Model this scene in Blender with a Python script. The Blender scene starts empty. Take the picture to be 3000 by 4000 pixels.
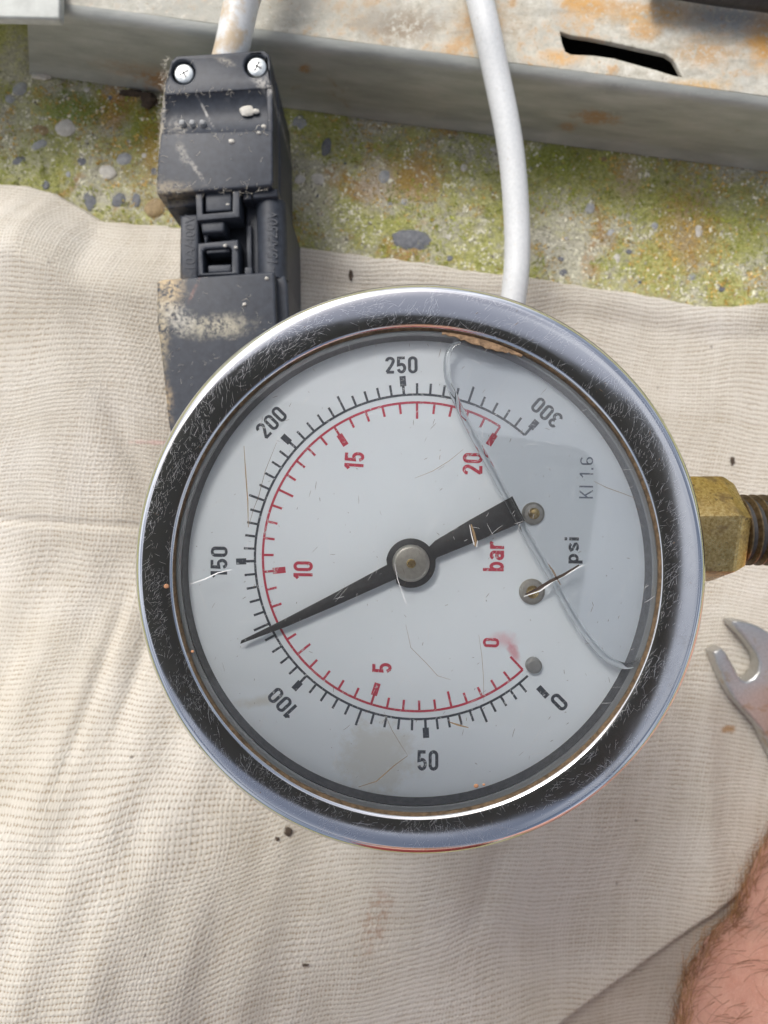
import bpy, bmesh, math, random
from mathutils import Vector, Matrix, noise as mnoise
random.seed(7)
R = math.radians
scene = bpy.context.scene
COL = scene.collection
MM = 0.001

# ------------------------------------------------------------------ camera, light, exposure
H = 170.0          # camera height above the ground cloth, mm
F = 2775.0         # focal length in pixels of the 3000 x 4000 photograph
cam_d = bpy.data.cameras.new('camera')
cam = bpy.data.objects.new('camera', cam_d)
COL.objects.link(cam)
cam.location = (0, 0, H * MM)
cam.rotation_euler = (0, 0, 0)
cam_d.sensor_fit = 'HORIZONTAL'
cam_d.sensor_width = 36.0
cam_d.lens = F / 3000.0 * 36.0
cam_d.clip_start = 0.002
cam_d.clip_end = 50.0
cam_d.dof.use_dof = True
cam_d.dof.focus_distance = 0.088
cam_d.dof.aperture_fstop = 52.0
scene.camera = cam

SUN_EL, SUN_AZ = R(47), R(122)      # azimuth counter-clockwise from +X
world = bpy.data.worlds.new('World')
scene.world = world
world.use_nodes = True
wt = world.node_tree
bg = wt.nodes['Background']
sky = wt.nodes.new('ShaderNodeTexSky')
sky.sky_type = 'NISHITA'
sky.sun_disc = False
sky.sun_elevation = SUN_EL
sky.sun_rotation = R(90) - SUN_AZ
sky.air_density = 1.0
sky.dust_density = 5.0
sky.ozone_density = 1.0
hs = wt.nodes.new('ShaderNodeHueSaturation')      # thin haze: a paler sky all over
hs.inputs['Saturation'].default_value = 0.6
tc = wt.nodes.new('ShaderNodeTexCoord')               # broken thin cloud over the whole sky
cn = wt.nodes.new('ShaderNodeTexNoise')
cn.inputs['Scale'].default_value = 2.6; cn.inputs['Detail'].default_value = 5.0; cn.inputs['Roughness'].default_value = 0.55
wt.links.new(tc.outputs['Generated'], cn.inputs['Vector'])
for sock, a_, b_ in (('Saturation', 0.72, 0.22), ('Value', 0.8, 1.75)):
    mr = wt.nodes.new('ShaderNodeMapRange'); mr.interpolation_type = 'SMOOTHSTEP'
    mr.inputs[1].default_value = 0.42; mr.inputs[2].default_value = 0.62
    mr.inputs[3].default_value = a_; mr.inputs[4].default_value = b_
    wt.links.new(cn.outputs['Fac'], mr.inputs[0]); wt.links.new(mr.outputs[0], hs.inputs[sock])
wt.links.new(sky.outputs[0], hs.inputs['Color'])
wt.links.new(hs.outputs[0], bg.inputs[0])
bg.inputs[1].default_value = 0.13
sun_d = bpy.data.lights.new('sun', 'SUN')
sun_d.energy = 1.5
sun_d.angle = R(22)
sun_d.color = (1.0, 0.975, 0.93)
sun = bpy.data.objects.new('sun', sun_d)
COL.objects.link(sun)
sdir = Vector((math.cos(SUN_EL) * math.cos(SUN_AZ), math.cos(SUN_EL) * math.sin(SUN_AZ), math.sin(SUN_EL)))
sun.rotation_euler = sdir.to_track_quat('Z', 'Y').to_euler()
sun.location = sdir * 2.0
scene.view_settings.view_transform = 'Standard'
scene.view_settings.look = 'None'
scene.view_settings.exposure = 0.28
scene.view_settings.gamma = 1.0
scene.view_settings.use_curve_mapping = False
scene.cycles.max_bounces = 10
scene.cycles.transparent_max_bounces = 16

# ------------------------------------------------------------------ helpers
def P(px, py, d):
    """photo pixel at camera depth d (mm) -> world point in mm"""
    return Vector(((px - 1500.0) * d / F, (2000.0 - py) * d / F, H - d))

class NG:
    """small node-graph writer"""
    def __init__(s, name):
        s.m = bpy.data.materials.new(name)
        s.m.use_nodes = True
        s.t = s.m.node_tree
        s.b = s.t.nodes['Principled BSDF']
        s.out = s.t.nodes['Material Output']
        s._oc = None
    def new(s, typ, **kw):
        n = s.t.nodes.new(typ)
        for k, v in kw.items():
            setattr(n, k, v)
        return n
    def put(s, sock, v):
        if isinstance(v, bpy.types.NodeSocket):
            s.t.links.new(v, sock)
        else:
            if isinstance(v, (tuple, list)) and sock.type == 'RGBA' and len(v) == 3:
                v = (*v, 1)
            sock.default_value = v
    def set(s, **kw):
        names = dict(color='Base Color', rough='Roughness', metal='Metallic', normal='Normal', spec='Specular IOR Level',
                     trans='Transmission Weight', ior='IOR', sss='Subsurface Weight', sssr='Subsurface Radius', ssss='Subsurface Scale',
                     coat='Coat Weight', alpha='Alpha', sheen='Sheen Weight', aniso='Anisotropic', coatr='Coat Roughness')
        for k, v in kw.items():
            s.put(s.b.inputs[names[k]], v)
        return s
    def co(s):
        """object coordinates in mm (all meshes are placed in one common frame)"""
        if s._oc is None:
            g = s.new('ShaderNodeNewGeometry')
            v = s.new('ShaderNodeVectorMath', operation='SCALE')
            s.t.links.new(g.outputs['Position'], v.inputs[0])
            v.inputs['Scale'].default_value = 1000.0
            s._oc = v.outputs[0]
        return s._oc
    def math(s, op, a, b=0.0, c=0.0, clamp=False):
        n = s.new('ShaderNodeMath', operation=op)
        n.use_clamp = clamp
        s.put(n.inputs[0], a); s.put(n.inputs[1], b); s.put(n.inputs[2], c)
        return n.outputs[0]
    def map(s, vec, scale=(1, 1, 1), rot=(0, 0, 0), loc=(0, 0, 0)):
        n = s.new('ShaderNodeMapping')
        s.put(n.inputs['Vector'], vec)
        n.inputs['Scale'].default_value = scale
        n.inputs['Rotation'].default_value = rot
        n.inputs['Location'].default_value = loc
        return n.outputs[0]
    def noise(s, scale, vec=None, detail=4, rough=0.55, dist=0.0, col=False):
        n = s.new('ShaderNodeTexNoise')
        s.put(n.inputs['Vector'], vec if vec is not None else s.co())
        n.inputs['Scale'].default_value = scale
        n.inputs['Detail'].default_value = detail
        n.inputs['Roughness'].default_value = rough
        n.inputs['Distortion'].default_value = dist
        return n.outputs['Color' if col else 'Fac']
    def vor(s, scale, vec=None, feat='F1', out='Distance'):
        n = s.new('ShaderNodeTexVoronoi', feature=feat)
        s.put(n.inputs['Vector'], vec if vec is not None else s.co())
        n.inputs['Scale'].default_value = scale
        return n.outputs[out]
    def ramp(s, fac, stops, interp='LINEAR'):
        n = s.new('ShaderNodeValToRGB')
        n.color_ramp.interpolation = interp
        e = n.color_ramp.elements
        while len(e) < len(stops):
            e.new(0.5)
        for i, (p, c) in enumerate(stops):
            e[i].position = p
            if isinstance(c, (int, float)):
                c = (c, c, c)
            e[i].color = (*c, 1)
        s.put(n.inputs[0], fac)
        return n.outputs[0]
    def step(s, fac, lo, hi):
        n = s.new('ShaderNodeMapRange', interpolation_type='SMOOTHSTEP')
        s.put(n.inputs[0], fac)
        n.inputs[1].default_value = lo; n.inputs[2].default_value = hi
        n.inputs[3].default_value = 0.0; n.inputs[4].default_value = 1.0
        return n.outputs[0]
    def mix(s, fac, a, b, blend='MIX'):
        n = s.new('ShaderNodeMix', data_type='RGBA', blend_type=blend)
        s.put(n.inputs['Factor'], fac)
        ia = [i for i in n.inputs if i.name == 'A' and i.type == 'RGBA'][0]
        ib = [i for i in n.inputs if i.name == 'B' and i.type == 'RGBA'][0]
        s.put(ia, a); s.put(ib, b)
        return [o for o in n.outputs if o.type == 'RGBA'][0]
    def bump(s, h, strength=0.5, dist=0.1, normal=None):
        n = s.new('ShaderNodeBump')
        n.inputs['Strength'].default_value = strength
        n.inputs['Distance'].default_value = dist * MM
        s.put(n.inputs['Height'], h)
        if normal is not None:
            s.put(n.inputs['Normal'], normal)
        return n.outputs[0]
    def blob(s, cx, cy, rx, ry, soft=0.5, ang=0.0):
        """0..1 mask of an irregular spot at world x, y (mm); the stain's own ragged outline"""
        v = s.map(s.co(), loc=(-cx, -cy, 0))
        v2 = s.new('ShaderNodeVectorRotate', rotation_type='Z_AXIS')
        s.put(v2.inputs['Vector'], v); v2.inputs['Angle'].default_value = -ang
        v = s.map(v2.outputs[0], scale=(1 / rx, 1 / ry, 0))
        ln = s.new('ShaderNodeVectorMath', operation='LENGTH')
        s.put(ln.inputs[0], v)
        if not hasattr(s, '_bn'):
            s._bn = s.math('SUBTRACT', s.noise(0.55, detail=5, rough=0.72), 0.5)
        d = s.math('ADD', ln.outputs['Value'], s.math('MULTIPLY', s._bn, 2.4))
        return s.math('SUBTRACT', 1.0, s.step(d, 1 - soft, 1 + soft))

def scratch_mask(g, n=5, dens=0.66, size=0.35, vec=None):
    """thin random scratches in several directions"""
    out = None
    for i in range(n):
        v = g.map(vec if vec is not None else g.co(), rot=(0, 0, i * 2.399 + 0.4), loc=(i * 13.1, i * 7.7, 0))
        v = g.map(v, scale=(size * 0.5, size * 14, size))
        k = g.noise(1.0, v, detail=2, rough=0.5)
        k = g.step(k, dens, dens + 0.05)
        out = k if out is None else g.math('MAXIMUM', out, k)
    return out

# ---- object helpers (geometry in world mm; origins at the thing's base)
def link(o, parent=None):
    COL.objects.link(o)
    if parent is not None:
        o.parent = parent
    return o
ORIG = {}
def root(name, loc, label, cat, group=None):
    o = bpy.data.objects.new(name, None)
    o.empty_display_size = 0.005
    o.location = Vector(loc) * MM
    ORIG[o.name] = Vector(loc)
    o['label'] = label; o['category'] = cat
    if group: o['group'] = group
    return link(o)
def finish(me, mat, smooth):
    if mat is not None:
        me.materials.append(mat)
    if smooth is not None and len(me.polygons):
        me.polygons.foreach_set('use_smooth', [True] * len(me.polygons))
        me.set_sharp_from_angle(angle=R(smooth))
    me.update()
def obj(name, me, parent=None, label=None, cat=None, kind=None, group=None, org=None):
    """me: mesh in world mm. Origin = parent's origin, org, or world zero"""
    o0 = Vector((0, 0, 0))
    if parent is not None:
        o0 = ORIG.get(parent.name, o0)
    if org is not None:
        o0 = Vector(org)
    me.transform(Matrix.Scale(MM, 4) @ Matrix.Translation(-o0))
    o = bpy.data.objects.new(name, me)
    if parent is None:
        o.location = o0 * MM
    ORIG[o.name] = o0
    link(o, parent)
    ORIG[o.name] = o0
    if label: o['label'] = label
    if cat: o['category'] = cat
    if kind: o['kind'] = kind
    if group: o['group'] = group
    return o
def mesh(name, verts, faces, mat=None, smooth=35):
    me = bpy.data.meshes.new(name)
    me.from_pydata([tuple(v) for v in verts], [], faces)
    finish(me, mat, smooth)
    return me
def from_bm(bm, name, mat, smooth=35):
    me = bpy.data.meshes.new(name)
    bmesh.ops.recalc_face_normals(bm, faces=bm.faces)
    bm.to_mesh(me); bm.free()
    finish(me, mat, smooth)
    return me
def lathe(name, prof, c, mat, seg=192, smooth=30, closed=False, wob=0.0):
    """prof [(r, z)] turned about the vertical axis through c=(x, y)"""
    vs, fs = [], []
    n = len(prof)
    for i in range(seg):
        a = 2 * math.pi * i / seg
        for k, (r, z) in enumerate(prof):
            rr = r + (wob * mnoise.noise((math.cos(a) * 3, math.sin(a) * 3, k * .3)) if wob else 0)
            vs.append((c[0] + rr * math.cos(a), c[1] + rr * math.sin(a), z))
    m = n if closed else n - 1
    for i in range(seg):
        j = (i + 1) % seg
        for k in range(m):
            k2 = (k + 1) % n
            fs.append((i * n + k, j * n + k, j * n + k2, i * n + k2))
    return mesh(name, vs, fs, mat, smooth)
def disc(name, c, r, z, mat, seg=128):
    vs = [(c[0] + r * math.cos(2 * math.pi * i / seg), c[1] + r * math.sin(2 * math.pi * i / seg), z) for i in range(seg)]
    return mesh(name, vs, [tuple(range(seg))], mat, None)
def prism(name, polys, z0, z1, mat, bevel=0.0, res=2, smooth=40):
    """polygons in world xy (first outer, the rest holes) extruded from z0 to z1 with rounded edges"""
    cu = bpy.data.curves.new(name, 'CURVE')
    cu.dimensions = '2D'
    cu.fill_mode = 'BOTH'
    for pts in polys:
        sp = cu.splines.new('POLY')
        sp.points.add(len(pts) - 1)
        for p, q in zip(sp.points, pts):
            p.co = (q[0], q[1], 0, 1)
        sp.use_cyclic_u = True
    cu.extrude = max(0.0005, (z1 - z0) / 2 - bevel)
    cu.bevel_depth = bevel
    cu.bevel_resolution = res
    if bevel:
        cu.offset = -bevel
    o = bpy.data.objects.new(name, cu)
    me = bpy.data.meshes.new_from_object(o)
    me.name = name
    bpy.data.objects.remove(o); bpy.data.curves.remove(cu)
    me.transform(Matrix.Translation((0, 0, (z0 + z1) / 2)))
    bm = bmesh.new(); bm.from_mesh(me)
    bmesh.ops.remove_doubles(bm, verts=bm.verts, dist=0.002)
    bmesh.ops.recalc_face_normals(bm, faces=bm.faces)
    bm.to_mesh(me); bm.free()
    me.materials.clear()
    finish(me, mat, smooth)
    return me
def pxpoly(pts, d):
    return [tuple(P(x, y, d)[:2]) for x, y in pts]
def tube(name, pts, radii, mat, seg=20, smooth=60, cap=True, sub=6):
    """smooth tube through points (Catmull-Rom), mm"""
    pts = [Vector(p) for p in pts]
    if not isinstance(radii, (list, tuple)):
        radii = [radii] * len(pts)
    path, rad = [], []
    n = len(pts)
    for i in range(n - 1):
        p0, p1, p2, p3 = pts[max(i - 1, 0)], pts[i], pts[i + 1], pts[min(i + 2, n - 1)]
        for k in range(sub):
            t = k / sub
            path.append(0.5 * ((2 * p1) + (p2 - p0) * t + (2 * p0 - 5 * p1 + 4 * p2 - p3) * t * t + (3 * p1 - p0 - 3 * p2 + p3) * t ** 3))
            rad.append(radii[i] * (1 - t) + radii[i + 1] * t)
    path.append(pts[-1]); rad.append(radii[-1])
    vs, fs = [], []
    up = None
    for i, p in enumerate(path):
        tg = (path[min(i + 1, len(path) - 1)] - path[max(i - 1, 0)]).normalized()
        if up is None:
            up = tg.orthogonal().normalized()
        up = (up - tg * up.dot(tg)).normalized()
        sd = tg.cross(up)
        for k in range(seg):
            a = 2 * math.pi * k / seg
            vs.append(p + (up * math.cos(a) + sd * math.sin(a)) * rad[i])
    for i in range(len(path) - 1):
        for k in range(seg):
            k2 = (k + 1) % seg
            fs.append((i * seg + k, i * seg + k2, (i + 1) * seg + k2, (i + 1) * seg + k))
    if cap:
        fs.append(tuple(range(seg))[::-1])
        fs.append(tuple(range((len(path) - 1) * seg, len(path) * seg)))
    return mesh(name, vs, fs, mat, smooth)
def text_mesh(name, s, cx, cy, z, w, h, rot, mat, bold=0.0, depth=0.0):
    """lettering fitted to a w x h mm box centred on (cx, cy), rotated rot radians"""
    cu = bpy.data.curves.new(name, 'FONT')
    cu.body = s
    cu.size = 1.0
    cu.offset = bold
    cu.extrude = depth
    cu.resolution_u = 6
    o = bpy.data.objects.new(name, cu)
    me = bpy.data.meshes.new_from_object(o)
    bpy.data.objects.remove(o); bpy.data.curves.remove(cu)
    xs = [v.co.x for v in me.vertices]; ys = [v.co.y for v in me.vertices]
    x0, x1, y0, y1 = min(xs), max(xs), min(ys), max(ys)
    M = (Matrix.Translation((cx, cy, z)) @ Matrix.Rotation(rot, 4, 'Z') @ Matrix.Diagonal((w / (x1 - x0), h / (y1 - y0), 1, 1))
         @ Matrix.Translation((-(x0 + x1) / 2, -(y0 + y1) / 2, 0)))
    me.transform(M)
    me.name = name
    me.materials.clear()
    finish(me, mat, None)
    return me

def _arc(cx, cy, rx, ry, a0, a1, n=12):
    return [(cx + rx * math.cos(R(a0 + (a1 - a0) * i / n)), cy + ry * math.sin(R(a0 + (a1 - a0) * i / n))) for i in range(n + 1)]
GLYPH = {   # narrow gauge lettering: centre lines in a box 0.5 wide, 1 high; (strokes, width)
    '0': ([_arc(.25, .75, .175, .175, 0, 180) + _arc(.25, .25, .175, .175, 180, 360) + [(.425, .75)]], .5),
    '1': ([[(.04, .76), (.13, .84), (.21, .96)], [(.235, 1.0), (.235, 0)]], .33),
    '2': ([_arc(.25, .75, .175, .175, 185, -28) + [(.36, .55), (.10, .13), (.09, .075)], [(.06, .075), (.46, .075)]], .5),
    '3': ([_arc(.24, .735, .175, .19, 165, -90), _arc(.24, .29, .19, .215, 90, -165)], .5),
    '5': ([[(.44, .925), (.10, .925), (.085, .50)] + _arc(.25, .31, .175, .235, 118, -165)], .5),
    '6': ([_arc(.25, .75, .175, .175, 25, 180) + _arc(.25, .28, .175, .205, 180, 540, 24)], .5),
    'b': ([[(.075, 0), (.075, 1)], _arc(.25, .34, .175, .265, 180, 540, 24)], .5),
    'a': ([_arc(.235, .21, .165, .135, 0, 360, 24), [(.425, 0), (.425, .46)] + _arc(.25, .47, .175, .13, 0, 160)], .5),
    'r': ([[(.075, 0), (.075, .68)], _arc(.27, .42, .19, .19, 160, 55)], .42),
    'p': ([[(.075, -.28), (.075, .68)], _arc(.25, .34, .175, .265, 180, 540, 24)], .5),
    's': ([[(.42, .52), (.34, .60), (.2, .61), (.09, .53), (.13, .42), (.27, .35), (.40, .27), (.42, .17), (.33, .085), (.2, .07), (.08, .15)]], .5),
    'i': ([[(.075, 0), (.075, .66)], [(.075, .80), (.075, .98)]], .15),
    'K': ([[(.075, 0), (.075, 1)], [(.44, 1), (.10, .42)], [(.20, .58), (.47, 0)]], .5),
    'I': ([[(.075, 0), (.075, 1)]], .15), '.': ([[(.075, 0), (.075, .15)]], .15), ' ': ([], .18)}
def glyph_mesh(name, s, cx, cy, z, w, h, rot, mat, t=.15):
    vs, fs = [], []
    x0 = 0; lay = 0
    for ch in s:
        strokes, gw = GLYPH[ch]
        for st in strokes:
            n = len(vs); lay += 1
            closed = math.hypot(st[0][0] - st[-1][0], st[0][1] - st[-1][1]) < .01
            for i, p in enumerate(st):
                a = st[i - 1] if i else (st[-2] if closed else st[0])
                b = st[i + 1] if i < len(st) - 1 else (st[1] if closed else st[-1])
                d1 = Vector((p[0] - a[0], p[1] - a[1])); d2 = Vector((b[0] - p[0], b[1] - p[1]))
                if d1.length < 1e-6: d1 = d2
                if d2.length < 1e-6: d2 = d1
                tg = (d1.normalized() + d2.normalized()).normalized()
                k = t / 2 / max(.5, math.sqrt(max(0.0, (1 + d1.normalized().dot(d2.normalized())) / 2)))
                vs += [(x0 + p[0] - tg.y * k, p[1] + tg.x * k, lay * .003), (x0 + p[0] + tg.y * k, p[1] - tg.x * k, lay * .003)]
            for i in range(len(st) - 1):
                k = n + 2 * i
                fs.append((k, k + 1, k + 3, k + 2))
        x0 += gw + .11
    xs = [v[0] for v in vs]; ys = [v[1] for v in vs]
    me = mesh(name, vs, fs, mat, None)
    me.transform(Matrix.Translation((cx, cy, z)) @ Matrix.Rotation(rot, 4, 'Z') @ Matrix.Diagonal((w / (max(xs) - min(xs)), h / (max(ys) - min(ys)), 1, 1))
                 @ Matrix.Translation((-(max(xs) + min(xs)) / 2, -(max(ys) + min(ys)) / 2, 0)))
    return me

# ------------------------------------------------------------------ materials
def m_cloth():
    g = NG('woven cotton')
    co = g.co()
    wob = g.noise(0.028, co, 1, col=True)
    wv = g.new('ShaderNodeVectorMath', operation='SUBTRACT'); g.put(wv.inputs[0], wob); wv.inputs[1].default_value = (.5, .5, .5)
    ws = g.new('ShaderNodeVectorMath', operation='SCALE'); g.put(ws.inputs[0], wv.outputs[0]); ws.inputs['Scale'].default_value = 11.0
    fin = g.noise(0.8, co, 1, col=True)
    fv = g.new('ShaderNodeVectorMath', operation='SUBTRACT'); g.put(fv.inputs[0], fin); fv.inputs[1].default_value = (.5, .5, .5)
    fs = g.new('ShaderNodeVectorMath', operation='SCALE'); g.put(fs.inputs[0], fv.outputs[0]); fs.inputs['Scale'].default_value = 0.5
    a1 = g.new('ShaderNodeVectorMath', operation='ADD'); g.put(a1.inputs[0], co); g.put(a1.inputs[1], ws.outputs[0])
    a2 = g.new('ShaderNodeVectorMath', operation='ADD'); g.put(a2.inputs[0], a1.outputs[0]); g.put(a2.inputs[1], fs.outputs[0])
    rt = g.map(a2.outputs[0], rot=(0, 0, R(2)))
    sp = g.new('ShaderNodeSeparateXYZ'); g.put(sp.inputs[0], rt)
    px, py = 0.66, 0.98
    X = g.math('DIVIDE', g.math('ADD', sp.outputs[0], g.math('MULTIPLY', sp.outputs[1], -0.16)), px)
    Y = g.math('DIVIDE', sp.outputs[1], py)
    fx, fy = g.math('FLOOR', X), g.math('FLOOR', Y)
    def yarn(i):
        n = g.new('ShaderNodeTexWhiteNoise', noise_dimensions='1D'); g.put(n.inputs['W'], i); return n.outputs['Value']
    yx, yy = yarn(fx), yarn(g.math('ADD', fy, 500.0))
    sx = g.math('ABSOLUTE', g.math('SINE', g.math('MULTIPLY', X, math.pi)))
    sy = g.math('ABSOLUTE', g.math('SINE', g.math('MULTIPLY', Y, math.pi)))
    # warp over weft on alternate cells
    par = g.math('MODULO', g.math('ABSOLUTE', g.math('ADD', fx, fy)), 2.0)
    aw = g.math('SINE', g.math('MULTIPLY', g.math('ADD', Y, fx), math.pi))
    af = g.math('SINE', g.math('MULTIPLY', g.math('ADD', X, fy), math.pi))
    hw = g.math('MULTIPLY', g.math('POWER', sx, 0.6), g.math('MULTIPLY', g.math('MULTIPLY_ADD', aw, 0.36, 0.56), g.math('MULTIPLY_ADD', yx, 0.5, 0.72)))
    hf = g.math('MULTIPLY', g.math('POWER', sy, 0.6), g.math('MULTIPLY', g.math('MULTIPLY_ADD', af, -0.36, 0.66), g.math('MULTIPLY_ADD', yy, 0.4, 0.8)))
    h = g.math('MAXIMUM', hw, hf)
    fib = g.noise(9.0, co, 2)
    slub = g.noise(1.0, g.map(a2.outputs[0], scale=(0.25, 1.2, 1)), 2)
    hh = g.math('ADD', h, g.math('ADD', g.math('MULTIPLY', fib, 0.18), g.math('MULTIPLY', slub, 0.5)))
    big = g.noise(0.03, co, 5, 0.62)
    base = g.ramp(big, [(0.34, (0.48, 0.445, 0.38)), (0.5, (0.555, 0.522, 0.46)), (0.64, (0.60, 0.57, 0.515))])
    gap = g.math('SUBTRACT', 1.0, g.step(h, 0.25, 0.58))
    base = g.mix(g.math('MULTIPLY', gap, 0.85), base, (0.26, 0.195, 0.12))
    base = g.mix(g.math('MULTIPLY', g.step(slub, 0.55, 0.8), 0.25), base, (0.72, 0.69, 0.63))
    # stains, dirt flecks, a faint pink printed line
    st = g.blob(*P(1470, 3690, 140)[:2], 2.6, 5.5, 0.55, R(-15))
    base = g.mix(g.math('MULTIPLY', g.math('MULTIPLY', st, g.step(g.noise(0.7, co, 4, .7), 0.38, 0.62)), 0.6), base, (0.33, 0.20, 0.13))
    st2 = g.blob(*P(2840, 2845, 169)[:2], 1.5, 0.9, 0.5)
    base = g.mix(g.math('MULTIPLY', st2, 0.75), base, (0.33, 0.17, 0.05))
    st3 = g.blob(*P(540, 1705, 145)[:2], 4.5, 0.45, 0.6)
    base = g.mix(g.math('MULTIPLY', st3, 0.22), base, (0.75, 0.25, 0.27))
    fl = g.step(g.noise(0.42, co, 3, 0.6), 0.74, 0.79)
    base = g.mix(g.math('MULTIPLY', fl, 0.4), base, (0.34, 0.27, 0.2))
    fl2 = g.vor(0.14, co)
    dots = g.math('SUBTRACT', 1.0, g.step(g.math('ADD', fl2, g.math('MULTIPLY', g.noise(2.0, co, 2), 0.08)), 0.075, 0.10))
    dots = g.math('MULTIPLY', dots, g.step(g.noise(0.05, g.map(co, loc=(7, 70, 0)), 1), 0.5, 0.56))
    base = g.mix(g.math('MULTIPLY', dots, 0.75), base, (0.12, 0.10, 0.085))
    g.set(color=base, rough=0.95, spec=0.15, sheen=0.15, normal=g.bump(hh, 0.75, 0.22))
    return g.m
def m_concrete():
    g = NG('mossy concrete')
    n1 = g.noise(0.055, None, 6, 0.62, 0.4)
    n2 = g.noise(0.16, g.map(g.co(), loc=(40, 11, 0)), 5, 0.65)
    n3 = g.noise(0.9, None, 6, 0.7)
    n4 = g.noise(0.085, g.map(g.co(), loc=(-71, 90, 5)), 5, 0.6, 0.5)
    c = g.ramp(n3, [(0.32, (0.36, 0.34, 0.24)), (0.48, (0.56, 0.54, 0.42)), (0.66, (0.74, 0.72, 0.63))])
    moss = g.ramp(n3, [(0.34, (0.24, 0.26, 0.04)), (0.5, (0.45, 0.46, 0.10)), (0.66, (0.64, 0.63, 0.25))])
    mk = g.step(g.math('ADD', n1, g.math('MULTIPLY', g.math('SUBTRACT', n3, 0.5), 0.5)), 0.38, 0.56)
    c = g.mix(g.math('MULTIPLY', mk, 0.85), c, moss)
    yk = g.step(g.math('ADD', n2, g.math('MULTIPLY', g.math('SUBTRACT', n3, 0.5), 0.4)), 0.56, 0.68)
    c = g.mix(g.math('MULTIPLY', yk, 0.6), c, (0.40, 0.33, 0.06))
    ok = g.step(g.math('ADD', n4, g.math('MULTIPLY', g.math('SUBTRACT', n3, 0.5), 0.3)), 0.58, 0.70)
    c = g.mix(g.math('MULTIPLY', ok, 0.75), c, (0.42, 0.20, 0.045))
    for (x, y, rx, ry, col, k) in [(430, 415, 6, 4, (0.52, 0.22, 0.05), .85), (300, 420, 8, 4, (0.20, 0.30, 0.03), .8), (560, 470, 5, 5, (0.25, 0.31, 0.03), .7),
                                   (600, 560, 3, 8, (0.45, 0.26, 0.04), .7), (1620, 690, 6, 5, (0.50, 0.26, 0.05), .7), (1470, 700, 4, 6, (0.62, 0.52, 0.42), .8),
                                   (2180, 620, 7, 4, (0.26, 0.31, 0.04), .7), (2680, 880, 7, 9, (0.46, 0.27, 0.05), .6), (2460, 690, 3, 5, (0.60, 0.47, 0.34), .7),
                                   (1230, 780, 5, 8, (0.60, 0.58, 0.46), .7), (90, 560, 6, 8, (0.60, 0.58, 0.46), .5)]:
        bx, by, _ = P(x, y, 171)
        c = g.mix(g.math('MULTIPLY', g.blob(bx, by, rx, ry, 0.6), k), c, col)
    n6 = g.noise(2.6, None, 3, 0.7)
    c = g.mix(g.math('MULTIPLY', g.step(n6, 0.54, 0.66), 0.55), c, (0.68, 0.66, 0.50))
    c = g.mix(g.math('MULTIPLY', g.math('SUBTRACT', 1.0, g.step(n6, 0.34, 0.45)), 0.5), c, (0.13, 0.12, 0.06))
    hgt = g.math('ADD', g.math('MULTIPLY', n3, 1.0), g.math('ADD', g.math('MULTIPLY', g.noise(3.0, None, 3), 0.5), g.math('MULTIPLY', n2, 1.2)))
    g.set(color=c, rough=0.9, spec=0.25, normal=g.bump(hgt, 1.0, 0.9))
    return g.m
def m_stone(name, a, b):
    g = NG(name)
    n = g.noise(0.9, None, 5, 0.6)
    g.set(color=g.ramp(n, [(0.3, a), (0.7, b)]), rough=0.7, normal=g.bump(n, 0.5, 0.3))
    return g.m
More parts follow.
